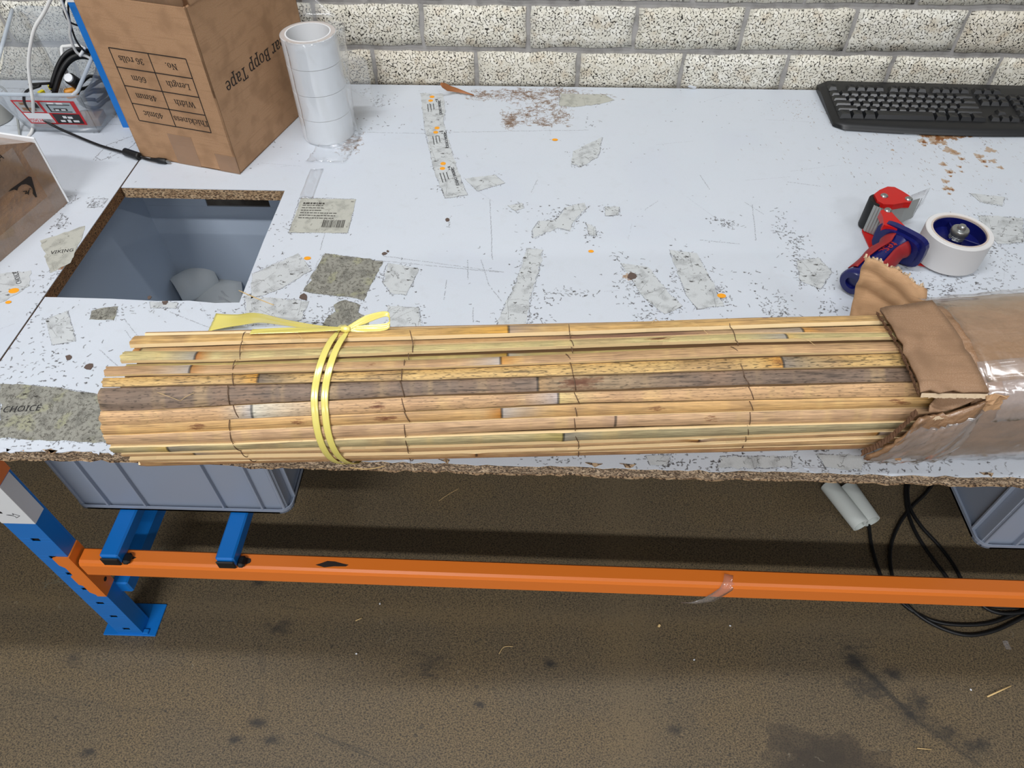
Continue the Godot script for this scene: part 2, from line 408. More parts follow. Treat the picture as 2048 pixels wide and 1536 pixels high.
	# spilt coffee in front of the keyboard, drops thrown towards the front
	var co := [0.7839, 0.1783, 0.0133, 0.7, 0.802, 0.1873, 0.0152, 0.8, 0.8258, 0.1829, 0.0152, 0.6, 0.8497, 0.1785, 0.0124, 0.7, 0.8658, 0.1818, 0.0076, 0.6, 0.7691, 0.2068, 0.0076, 0.8, 0.7669, 0.2215, 0.0038, 0.6, 0.79, 0.2099, 0.0086, 0.4, 0.8058, 0.2113, 0.0076, 0.2, 0.8081, 0.2385, 0.0095, 0.15, 0.8161, 0.2471, 0.0076, 0.3, 0.8194, 0.2681, 0.0048, 0.7, 0.7787, 0.2882, 0.0057, 0.45, 0.7804, 0.3134, 0.0057, 0.8, 0.7775, 0.3283, 0.0029, 0.8, 0.806, 0.2959, 0.0033, 0.8, 0.8033, 0.3127, 0.0024, 0.8, 0.8566, 0.2584, 0.0076, 0.25, 0.8571, 0.2757, 0.0057, 0.8, 0.8557, 0.2929, 0.0029, 0.7, 0.8748, 0.2753, 0.0057, 0.1, 0.8804, 0.2972, 0.0048, 0.25, 0.7615, 0.345, 0.0057, 0.3, 0.7568, 0.3674, 0.0048, 0.85, 0.7628, 0.3704, 0.0048, 0.85, 0.7503, 0.3707, 0.0029, 0.7, 0.754, 0.3846, 0.0029, 0.8, 0.886, 0.2363, 0.0086, 0.05, 0.6761, 0.1717, 0.0029, 0.6, 0.7134, 0.1707, 0.0019, 0.6, 0.7006, 0.2414, 0.0029, 0.1, 0.1698, 0.6261, 0.0076, 0.5]
	for i in range(0, co.size(), 4):
		var c := tq(co[i], co[i + 1]); var r: float = co[i + 2] * 1024.0
		blot(im, c, r, Color(0.62, 0.47, 0.32), 0.55, 1.15); blot(im, c + Vector2(r * 0.2, r * 0.45), r * 0.62, coffee, co[i + 3], 0.8)
		for k in 5: blot(im, c + Vector2(rng.randfn(0, r * 0.7), rng.randf_range(0, r * 1.3)), r * 0.22, coffee, co[i + 3] * 0.8, 0.7)
	for i in 330:
		var q := tq(rng.randfn(0.80, 0.16), 0.18 + absf(rng.randfn(0, 0.13)))
		line(im, q, q + Vector2(rng.randf_range(-1, 3), rng.randf_range(1, 7)), brown, rng.randf_range(0.25, 0.7))
	for i in 160: blot(im, tq(rng.randfn(0.58, 0.06), 0.05 + absf(rng.randfn(0, 0.07))), rng.randf_range(0.5, 1.2), brown, 0.5)
	return tex(im)

func scrap_texture(sd: int, base: Color, mark: Color, busy: float) -> ImageTexture:
	var w := 512; rng.seed = sd
	var n1 := noise(w, w, sd, 0.02, FastNoiseLite.TYPE_SIMPLEX_SMOOTH, 4); var n2 := noise(w, w, sd + 1, 0.25, FastNoiseLite.TYPE_SIMPLEX, 2)
	var im := from_bytes(layered(w, w, base, [[n1, 0.45, 0.85, base.darkened(0.14)], [n2, 0.5, 1.0, base.lightened(0.15)]]), w, w)
	if busy > 0.95:
		var n3 := noise(w, w, sd + 7, 0.012, FastNoiseLite.TYPE_SIMPLEX_SMOOTH, 4); var n4 := noise(w, w, sd + 8, 0.06, FastNoiseLite.TYPE_SIMPLEX, 3)
		im = from_bytes(layered(w, w, base, [[n1, 0.4, 0.85, base.darkened(0.25)], [n3, 0.55, 0.75, Color(0.60, 0.60, 0.46, 0.6)], [n4, 0.56, 0.75, Color(0.33, 0.32, 0.29, 0.7)], [n2, 0.5, 1.0, base.lightened(0.2)]]), w, w)
	for i in int(110 * busy):
		var a := Vector2(rng.randf(), rng.randf()) * w
		line(im, a, a + Vector2.from_angle(rng.randf() * TAU) * rng.randf_range(20, 130), mark.lerp(base, 0.3), 0.6, 0.3, 0.15)
	for i in int(620 * busy):
		var q := Vector2(rng.randf(), rng.randf()) * w
		if i % 3 == 0: blot(im, q, rng.randf_range(0.6, 2.6), mark, 0.75, rng.randf_range(1, 2.5))
		else: squiggle(im, q, rng.randf_range(4, 18), mark, rng.randf_range(0.35, 0.8))
	return tex(im)

func materials():
	rng.seed = 5
	# worktop
	var m := flat("worktop_laminate", Color.WHITE, 0.42)
	m.albedo_texture = worktop_texture(); m.uv1_scale = Vector3(0.5, 1.0 / 1.02, 1); m.uv1_offset = Vector3(0.38, 0.0098, 0)
	m = flat("film_scrap", Color.WHITE, 0.35); m.albedo_texture = scrap_texture(21, Color(0.755, 0.77, 0.775), Color(0.16, 0.155, 0.15), 0.9); m.uv1_scale = Vector3(3.2, 3.2, 1)
	m = flat("grey_scrap", Color.WHITE, 0.55); m.albedo_texture = scrap_texture(22, Color(0.545, 0.54, 0.50), Color(0.17, 0.16, 0.14), 1.0); m.uv1_scale = Vector3(3.4, 3.4, 1)
	m = flat("paper_scrap", Color.WHITE, 0.6); m.albedo_texture = scrap_texture(23, Color(0.70, 0.70, 0.66), Color(0.3, 0.29, 0.26), 0.35); m.uv1_scale = Vector3(3.6, 3.6, 1)
	# chipboard: pressed flakes
	var a := noise(512, 512, 31, 0.045, FastNoiseLite.TYPE_CELLULAR, 1, FastNoiseLite.RETURN_CELL_VALUE); var b := noise(512, 512, 32, 0.09, FastNoiseLite.TYPE_CELLULAR, 1, FastNoiseLite.RETURN_CELL_VALUE)
	var c := noise(512, 512, 33, 0.06, FastNoiseLite.TYPE_SIMPLEX, 3)
	var im := from_bytes(layered(512, 512, Color(0.66, 0.55, 0.42), [[a, 0.3, 1.0, Color(0.78, 0.68, 0.55, 0.8)], [b, 0.62, 0.75, Color(0.42, 0.32, 0.23, 0.7)], [c, 0.58, 0.68, Color(0.20, 0.15, 0.11, 0.85)]]), 512, 512)
	m = textured("chipboard", tex(im), 0.85, Vector3(5, 11, 5))
	var im2 := from_bytes(layered(512, 512, Color(0.62, 0.53, 0.43), [[a, 0.3, 1.0, Color(0.76, 0.67, 0.56, 0.9)], [b, 0.66, 0.78, Color(0.34, 0.27, 0.21, 0.8)], [c, 0.60, 0.70, Color(0.16, 0.135, 0.115, 0.85)]]), 512, 512)
	m = textured("worn_chipboard", tex(im2), 0.9, Vector3(7, 14, 7))
	m = textured("sawn_chipboard", tex(from_bytes(layered(512, 512, Color(0.50, 0.36, 0.23), [[a, 0.3, 1.0, Color(0.58, 0.44, 0.29, 0.8)], [c, 0.6, 0.7, Color(0.14, 0.09, 0.05, 0.8)]]), 512, 512)), 0.9, Vector3(5, 11, 5))
	# blocks of coarse pale aggregate
	var g := noise(1024, 1024, 41, 0.048, FastNoiseLite.TYPE_CELLULAR, 1, FastNoiseLite.RETURN_DISTANCE2_SUB)
	var g2 := noise(1024, 1024, 42, 0.055, FastNoiseLite.TYPE_SIMPLEX, 2); var g3 := noise(1024, 1024, 43, 0.006, FastNoiseLite.TYPE_SIMPLEX_SMOOTH, 3)
	var cv := noise(1024, 1024, 41, 0.048, FastNoiseLite.TYPE_CELLULAR, 1, FastNoiseLite.RETURN_CELL_VALUE)
	var crev := PackedByteArray(); crev.resize(1024 * 1024)
	var relief := Image.create(1024, 1024, false, Image.FORMAT_L8)
	for i in 1024 * 1024:
		var edge: float = 1.0 - smoothstep(0.02, 0.17, g[i] / 255.0)
		var open: float = smoothstep(0.46, 0.62, g2[i] / 255.0)
		crev[i] = int(255.0 * edge * open)
	relief.set_data(1024, 1024, false, Image.FORMAT_L8, crev); relief.adjust_bcs(1.0, 1.0, 1.0)
	var bl := layered(1024, 1024, Color(0.845, 0.83, 0.775), [[cv, 0.2, 1.0, Color(0.935, 0.925, 0.885, 0.8)], [g3, 0.58, 0.9, Color(0.74, 0.67, 0.57, 0.4)], [g, 0.0, 0.0001, Color(0, 0, 0, 0)], [crev, 0.15, 0.75, Color(0.17, 0.16, 0.14, 1.0)]])
	var bt := tex(from_bytes(bl, 1024, 1024)); var rt := tex(relief)
	for k in 4:
		m = textured("block_%d" % k, bt, 0.95, Vector3(3.0, 3.0, 3.0))
		m.uv1_offset = Vector3(k * 0.37, k * 0.61, 0)
		m.albedo_color = [Color(0.97, 0.965, 0.955), Color(1, 0.995, 0.985), Color(0.96, 0.945, 0.925), Color(0.985, 0.985, 0.985)][k]
		m.heightmap_enabled = true; m.heightmap_texture = rt; m.heightmap_scale = -0.16
	var mo := noise(512, 512, 44, 0.02, FastNoiseLite.TYPE_SIMPLEX, 5); var mo2 := noise(512, 512, 45, 0.3, FastNoiseLite.TYPE_SIMPLEX, 1)
	m = textured("mortar", tex(from_bytes(layered(512, 512, Color(0.62, 0.61, 0.60), [[mo, 0.4, 0.8, Color(0.53, 0.52, 0.51, 0.8)], [mo2, 0.6, 1.0, Color(0.66, 0.65, 0.63, 0.5)]]), 512, 512)), 0.95, Vector3(2, 2, 2))
	# floor: worn brown coating over grey concrete
	floor_material()
	# cardboard
	var k1 := noise(512, 512, 51, 0.35, FastNoiseLite.TYPE_SIMPLEX, 2); var k2 := noise(512, 512, 52, 0.012, FastNoiseLite.TYPE_SIMPLEX_SMOOTH, 3); var k3 := streaks(512, 512, 53, 24, 0.12)
	var card := func(base: Color) -> ImageTexture:
		return tex(from_bytes(layered(512, 512, base, [[k1, 0.3, 1.0, base.lightened(0.13)], [k2, 0.4, 0.9, Color(base.darkened(0.12), 0.7)], [k3, 0.6, 1.0, Color(base.darkened(0.14), 0.5)]]), 512, 512))
	m = textured("cardboard", card.call(Color(0.665, 0.51, 0.37)), 0.8, Vector3(3, 3, 3), false)
	m = textured("kraft_card", card.call(Color(0.565, 0.435, 0.32)), 0.75, Vector3(3, 3, 3), false)
	m = textured("wrapped_card", card.call(Color(0.565, 0.425, 0.30)), 0.5, Vector3(3, 3, 3), false)
	m.clearcoat_enabled = true; m.clearcoat = 0.9; m.clearcoat_roughness = 0.18
	var wr := noise(512, 512, 55, 0.018, FastNoiseLite.TYPE_SIMPLEX, 4); m.heightmap_enabled = true; m.heightmap_texture = tex(Image.create_from_data(512, 512, false, Image.FORMAT_L8, wr)); m.heightmap_scale = 0.35
	m = textured("pale_fluting", card.call(Color(0.71, 0.555, 0.40)), 0.85, Vector3(5, 5, 5), false)
	flat("card_edge", Color(0.36, 0.25, 0.165), 0.9); flat("torn_paper", Color(0.80, 0.71, 0.59), 0.95)
	# clear films
	for e in [["clear_film", Color(0.93, 0.95, 0.97, 0.055), 0.10], ["clear_tape", Color(0.80, 0.70, 0.58, 0.08), 0.12], ["cloudy_plastic", Color(0.80, 0.84, 0.88, 0.20), 0.2], ["stretch_wrap", Color(0.92, 0.90, 0.90, 0.085), 0.14]]:
		m = flat(e[0], e[1], e[2]); m.transparency = BaseMaterial3D.TRANSPARENCY_ALPHA; m.cull_mode = BaseMaterial3D.CULL_DISABLED; m.metallic_specular = 0.7
	# paints and plastics
	flat("blue_paint", Color(0.07, 0.45, 0.78), 0.38); flat("orange_paint", Color(0.92, 0.49, 0.17), 0.36); flat("white_label", Color(0.88, 0.89, 0.90), 0.5)
	flat("crate_grey", Color(0.56, 0.60, 0.665), 0.5); flat("black_rubber", Color(0.045, 0.045, 0.05), 0.5); flat("black_print", Color(0.115, 0.085, 0.07), 0.8)
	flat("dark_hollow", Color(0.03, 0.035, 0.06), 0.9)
	flat("keyboard_black", Color(0.085, 0.09, 0.10), 0.42); flat("key_black", Color(0.10, 0.105, 0.115), 0.26)
	flat("red_paint", Color(0.72, 0.07, 0.06), 0.32); flat("blue_plastic", Color(0.06, 0.08, 0.34), 0.3); flat("red_rubber", Color(0.56, 0.10, 0.12), 0.6)
	flat("steel", Color(0.66, 0.67, 0.67), 0.3, 0.9); flat("dull_steel", Color(0.62, 0.63, 0.62), 0.5, 0.35)
	m = flat("tape_white", Color(0.845, 0.86, 0.875), 0.25); m.clearcoat_enabled = true; m.clearcoat = 0.5; m.clearcoat_roughness = 0.1
	flat("tape_side", Color(0.74, 0.71, 0.69), 0.3); flat("core_white", Color(0.86, 0.865, 0.87), 0.7); flat("wire_rust", Color(0.42, 0.33, 0.26), 0.4, 0.5)
	m = flat("yellow_ribbon", Color(0.90, 0.845, 0.45), 0.2); m.metallic_specular = 0.8; m.backlight_enabled = true; m.backlight = Color(0.3, 0.27, 0.1)
	m.rim_enabled = true; m.rim = 0.2
	flat("white_cable", Color(0.86, 0.86, 0.85), 0.45); flat("paper_white", Color(0.94, 0.955, 0.95), 0.7); flat("straw", Color(0.86, 0.73, 0.50), 0.7)
	flat("orange_dot", Color(0.93, 0.62, 0.10), 0.6); flat("label_red", Color(0.75, 0.10, 0.14), 0.5); flat("label_dark", Color(0.13, 0.13, 0.14), 0.5); flat("label_grey", Color(0.52, 0.54, 0.56), 0.5)
	bamboo_material()

func floor_material():
	var w := 2048; var h := 1024
	var coarse := noise(w, h, 61, 0.004, FastNoiseLite.TYPE_SIMPLEX_SMOOTH, 4); var grit := noise(w, h, 62, 0.14, FastNoiseLite.TYPE_SIMPLEX, 3); var pits := noise(w, h, 63, 0.22, FastNoiseLite.TYPE_SIMPLEX, 2)
	var fine := noise(w, h, 64, 0.4, FastNoiseLite.TYPE_SIMPLEX, 1)
	var im := from_bytes(layered(w, h, Color(0.43, 0.375, 0.285), [[coarse, 0.3, 0.75, Color(0.465, 0.395, 0.28, 0.8)], [coarse, 0.0, 0.36, Color(0, 0, 0, 0)], [grit, 0.5, 0.95, Color(0.54, 0.46, 0.34, 0.7)],
		[fine, 0.45, 1.0, Color(0.25, 0.215, 0.16, 0.85)], [pits, 0.60, 0.80, Color(0.17, 0.15, 0.125, 0.8)]]), w, h)
	rng.seed = 17
	var fq := func(x: float, z: float) -> Vector2: return Vector2((x + 1.3) / 2.8 * w, (z - 0.3) / 1.0 * h)
	var dk := Color(0.15, 0.145, 0.135)
	var sm := [-0.5086, 0.8898, 0.02, 50, -0.176, 0.9599, 0.03, 70, -0.5907, 0.7882, 0.015, 30, -0.5057, 1.0825, 0.01, 30, -0.4679, 1.1134, 0.008, 25, -0.5411, 1.1156, 0.008, 22, 0.7103, 0.9282, 0.02, 90, 0.7854, 0.9515, 0.014, 50, 0.7279, 0.9733, 0.03, 120, 0.7931, 1.0199, 0.03, 100, 0.8971, 1.0812, 0.02, 60, 0.0741, 0.9473, 0.01, 25, -0.067, 1.0362, 0.006, 20, 0.8197, 0.9999, 0.02, 40, -0.8149, 1.1462, 0.01, 25, 0.8491, 1.0555, 0.02, 50, 0.7073, 0.9021, 0.02, 30, 0.3191, 1.0715, 0.008, 20, -0.9214, 0.9719, 0.012, 20]
	for i in range(0, sm.size(), 4):
		var n := int(sm[i + 3])
		for k in n:
			var q: Vector2 = fq.call(sm[i], sm[i + 1]) + Vector2(rng.randfn(0, 1), rng.randfn(0, 1)) * sm[i + 2] * 500.0
			blot(im, q, rng.randf_range(1.5, 6), dk, 0.10, 1.6)
	var sk := [-1.0252, 1.0408, -0.7476, 1.0662, 6, -0.7476, 1.0662, -0.6357, 1.0676, 4, -0.5439, 0.9289, -0.52, 0.9907, 7, -0.5122, 1.0204, -0.509, 1.0591, 6, -0.3869, 1.1019, -0.2733, 1.1343, 8, -0.3566, 1.1055, -0.2227, 1.1502, 6, 0.6721, 0.9549, 0.7075, 1.0081, 8, 0.2735, 1.1352, 0.4941, 1.1216, 4, 0.7043, 0.9128, 0.7966, 1.0386, 40, 0.7966, 1.0386, 0.8927, 1.1164, 30, 0.3567, 1.0471, 0.3551, 1.0658, 4, -0.8502, 1.0026, -0.8295, 1.002, 6, -0.5501, 1.1514, -0.4424, 1.1568, 5, 0.1349, 0.633, 0.5433, 0.6606, 3, -0.5197, 0.845, -0.4519, 0.851, 4]
	for i in range(0, sk.size(), 5):
		var p0: Vector2 = fq.call(sk[i], sk[i + 1]); var p1: Vector2 = fq.call(sk[i + 2], sk[i + 3])
		for k in int(sk[i + 4]):
			var o := Vector2(rng.randfn(0, 3), rng.randfn(0, 4))
			line(im, p0 + o, p1 + o, dk, 0.22, 0.15, 0.2)
	var oil := [0.5657, 1.1001, 0.5935, 1.1037, 0.62, 1.1116, 0.5403, 1.1271, 0.6463, 1.1196, 0.588, 1.1256, 0.6724, 1.1274]
	for i in range(0, oil.size(), 2): blot(im, fq.call(oil[i], oil[i + 1]), rng.randf_range(30, 46), Color(0.22, 0.19, 0.155), 0.30, 1.4)
	for i in 420: blot(im, Vector2(rng.randf() * w, rng.randf() * h), rng.randf_range(0.6, 2.6), dk, rng.randf_range(0.2, 0.5), 1.3)
	for i in 260: ink(im, rng.randf() * w, rng.randf() * h, Color(0.75, 0.74, 0.7), 0.7)
	for i in 60: squiggle(im, Vector2(rng.randf() * w, rng.randf() * h), rng.randf_range(4, 16), Color(0.56, 0.53, 0.46), 0.5)
	for i in 40:
		var q: Vector2 = fq.call(-1.06 + i * 0.006, 0.80 - i * 0.0022) + Vector2(rng.randfn(0, 3), rng.randfn(0, 5))
		for k in 3: squiggle(im, q, 12, Color(0.42, 0.46, 0.43), 0.3)
	var m := flat("floor_concrete", Color.WHITE, 0.62)
	m.albedo_texture = tex(im); m.uv1_scale = Vector3(1.0 / 2.8, 1, 1); m.uv1_offset = Vector3(1.3 / 2.8, -0.3, 0)

# ============================================================ the room
func room():
	var st := mb(true)
	prism(st, P2([-5.2, -0.3, 6.2, -0.3, 6.2, 8.2, -5.2, 8.2]), -0.2, 0.0)
	struct("floor", st, M.floor_concrete)
	st = mb(true); box_between(st, Vector3(-5.2, 4.8, -0.3), Vector3(6.2, 5.0, 8.2), 0.01)
	struct("ceiling", st, flat("warehouse_paint", Color(0.72, 0.73, 0.74), 0.9))
	for e in [["wall_left", Vector3(-5.2, 0, -0.3), Vector3(-5, 4.8, 8.2)], ["wall_right", Vector3(6, 0, -0.3), Vector3(6.2, 4.8, 8.2)], ["wall_front", Vector3(-5, 0, 8), Vector3(6, 4.8, 8.2)]]:
		st = mb(true); box_between(st, e[1], e[2], 0.01); struct(e[0], st, M.warehouse_paint)
	st = mb(true); box_between(st, Vector3(-5, 0, -0.2), Vector3(6, 4.8, -0.007), 0.001)
	var wall := struct("wall_back", st, M.mortar)
	# blocks in running bond, each a mesh of its own; a few shapes shared between them
	rng.seed = 23
	var shapes := []
	var L := 0.2068; var H := 0.0795
	for k in 6:
		var sf := mb(); var rows := []
		var n := 9; var mrows := 4
		for i in mrows + 1:
			var r := []
			for j in n + 1:
				var x := (float(j) / n - 0.5) * L; var y := (float(i) / mrows - 0.5) * H
				var rim := i == 0 or j == 0 or i == mrows or j == n
				r.append(Vector3(x + rng.randfn(0, 0.0011), y + rng.randfn(0, 0.0010), (-0.0035 if rim else rng.randfn(0.0, 0.0007))))
			rows.append(r)
		grid(sf, rows, func(_p): return Vector3.BACK)
		var ring := []
		for j in n + 1: ring.append(rows[0][j])
		for i in range(1, mrows + 1): ring.append(rows[i][n])
		for j in range(n - 1, -1, -1): ring.append(rows[mrows][j])
		for i in range(mrows - 1, -1, -1): ring.append(rows[i][0])
		for q in ring.size() - 1:
			var a: Vector3 = ring[q]; var b: Vector3 = ring[q + 1]; var bk := Vector3(0, 0, -0.011)
			quad(sf, a, b, b + bk, a + bk, (a + b) / 2)
		sf.generate_normals(); shapes.append(sf.commit())
	for row in range(-2, 10):
		var y := TH + 0.0738 + (row - 0.5) * 0.0915 + 0.0
		var x0 := -0.2165 if posmod(row, 2) == 1 else -0.326
		for col in range(-6, 8):
			var x := x0 + (col + 0.5) * 0.2168
			var o := put("brick", shapes[rng.randi() % 6], M["block_%d" % (rng.randi() % 4)], wall)
			o.position = Vector3(x, y, 0); o.rotation.z = rng.randfn(0, 0.003) + (PI if rng.randf() < 0.5 else 0.0)

# ============================================================ the bench top
var scraps := []       # [outline, name, material, label]
func sticker_list():
	scraps = [
		[P2([-0.392, 0.4315, -0.2944, 0.4319, -0.2916, 0.5285, -0.3897, 0.5299]), "label_sticker", "grey_pale", "torn grey address label with a barcode"],
		[P2([-0.3173, 0.5837, -0.221, 0.6013, -0.236, 0.6935, -0.2584, 0.6873, -0.3056, 0.6818, -0.3324, 0.6756]), "label_sticker", "grey_scrap", "square dark grey label remnant"],
		[P2([-0.2648, 0.6943, -0.2401, 0.7048, -0.2403, 0.7213, -0.2212, 0.7369, -0.2196, 0.76, -0.2891, 0.7599, -0.282, 0.7301, -0.2733, 0.7211, -0.2793, 0.7059]), "label_sticker", "grey_scrap", "ragged grey label remnant"],
		[P2([-0.2114, 0.6061, -0.1612, 0.6183, -0.169, 0.657, -0.1738, 0.6804, -0.199, 0.6753, -0.214, 0.6524]), "tape_scrap", "film_scrap", ""],
		[P2([-0.1984, 0.7058, -0.1505, 0.7089, -0.1393, 0.7608, -0.185, 0.7621]), "tape_scrap", "film_scrap", ""],
		[P2([-0.2258, 0.0416, -0.1778, 0.0425, -0.1662, 0.1209, -0.1669, 0.1573, -0.137, 0.2819, -0.1143, 0.3657, -0.0991, 0.4127, -0.1381, 0.423, -0.1667, 0.3342, -0.1994, 0.1914]), "printed_tape", "film_scrap", "clear printed tape strip with orange dots"],
		[P2([-0.1063, 0.3623, -0.0533, 0.3477, -0.034, 0.3732, -0.0821, 0.3998]), "tape_scrap", "film_scrap", ""],
		[P2([0.0916, 0.2632, 0.1505, 0.2105, 0.1372, 0.2832, 0.1031, 0.3184, 0.0876, 0.307]), "tape_scrap", "film_scrap", ""],
		[P2([0.0173, 0.5117, 0.0281, 0.4862, 0.057, 0.4825, 0.0747, 0.4457, 0.1064, 0.4314, 0.1102, 0.4477, 0.0893, 0.4816, 0.0801, 0.5127, 0.0593, 0.5049, 0.0184, 0.5335]), "tape_scrap", "film_scrap", ""],
		[P2([0.0089, 0.5616, 0.035, 0.5648, 0.0303, 0.603, 0.0169, 0.675, 0.0105, 0.7409, -0.0331, 0.7495, -0.0265, 0.7152, -0.0081, 0.6525]), "tape_scrap", "film_scrap", ""],
		[P2([0.1594, 0.5957, 0.2015, 0.6044, 0.2263, 0.6633, 0.2439, 0.6933, 0.2164, 0.7116, 0.1898, 0.6791, 0.1745, 0.6355]), "tape_scrap", "film_scrap", ""],
		[P2([0.2414, 0.559, 0.2832, 0.5669, 0.3033, 0.6668, 0.3068, 0.6915, 0.2662, 0.6992, 0.2531, 0.6683]), "tape_scrap", "film_scrap", ""],
		[P2([0.4403, 0.5815, 0.4781, 0.5729, 0.4894, 0.6086, 0.4605, 0.6486, 0.4358, 0.6305]), "tape_scrap", "film_scrap", ""],
		[P2([0.7911, 0.3836, 0.8477, 0.3943, 0.8316, 0.4203, 0.7983, 0.4093]), "tape_scrap", "film_scrap", ""],
		[P2([0.7786, 0.4482, 0.8518, 0.4562, 0.8226, 0.523, 0.78, 0.5282, 0.7755, 0.4974]), "tape_scrap", "film_scrap", ""],
		[P2([0.1077, 0.491, 0.1224, 0.5018, 0.1229, 0.5251, 0.1123, 0.5227]), "tape_scrap", "film_scrap", ""],
		[P2([0.1425, 0.4409, 0.1668, 0.4417, 0.1643, 0.4652, 0.1419, 0.4687]), "tape_scrap", "film_scrap", ""],
		[P2([-0.0262, 0.4426, -0.002, 0.4344, 0.0018, 0.4492, -0.0135, 0.4585]), "tape_scrap", "film_scrap", ""],
		[P2([-0.7962, 0.5643, -0.7393, 0.5216, -0.732, 0.5463, -0.7205, 0.6191, -0.7412, 0.6445]), "label_sticker", "paper_scrap", "pale label remnant with dark lettering"],
		[P2([-0.8198, 0.6491, -0.775, 0.6393, -0.7587, 0.676, -0.7786, 0.7111, -0.7855, 0.7158]), "label_sticker", "film_scrap", ""],
		[P2([-0.7026, 0.8767, -0.6605, 0.8782, -0.6101, 0.883, -0.5583, 0.8922, -0.535, 0.9384, -0.5228, 0.9552, -0.5157, 0.9693, -0.5777, 0.9687, -0.6298, 0.9679, -0.6561, 0.9671]), "label_sticker", "grey_scrap", "broad grubby grey label remnant at the front edge"],
		[P2([-0.6241, 0.7223, -0.6037, 0.7184, -0.5979, 0.7477, -0.6343, 0.7466, -0.6387, 0.7293]), "label_sticker", "grey_scrap", "small torn brown-grey label remnant"],
		[P2([-0.4217, 0.6379, -0.3619, 0.5849, -0.3302, 0.6255, -0.3696, 0.6721, -0.4081, 0.6961]), "tape_scrap", "film_scrap", ""],
		[P2([-0.4191, 0.6896, -0.3187, 0.6992, -0.3216, 0.7398, -0.3963, 0.7546]), "tape_scrap", "film_scrap", ""],
		[P2([-0.6985, 0.7505, -0.6746, 0.7304, -0.6351, 0.7924, -0.6652, 0.8013]), "tape_scrap", "film_scrap", ""],
		[P2([-0.5592, 0.7071, -0.516, 0.7081, -0.5148, 0.7203, -0.5528, 0.7203]), "tape_scrap", "film_scrap", ""],
		[P2([0.2572, 0.9692, 0.3459, 0.9674, 0.3403, 0.9841, 0.2495, 0.9867]), "tape_scrap", "film_scrap", ""],
		[P2([0.3763, 0.9619, 0.4413, 0.9631, 0.4248, 0.986, 0.3824, 0.9813]), "tape_scrap", "film_scrap", ""],
		[P2([0.164, 0.9712, 0.1938, 0.9711, 0.1885, 0.9855, 0.1677, 0.9847]), "tape_scrap", "film_scrap", ""],
		[P2([0.07, 0.0337, 0.1649, 0.0378, 0.1825, 0.0591, 0.1524, 0.077, 0.1002, 0.091, 0.0693, 0.0876]), "tape_scrap", "paper_scrap", ""],
	]

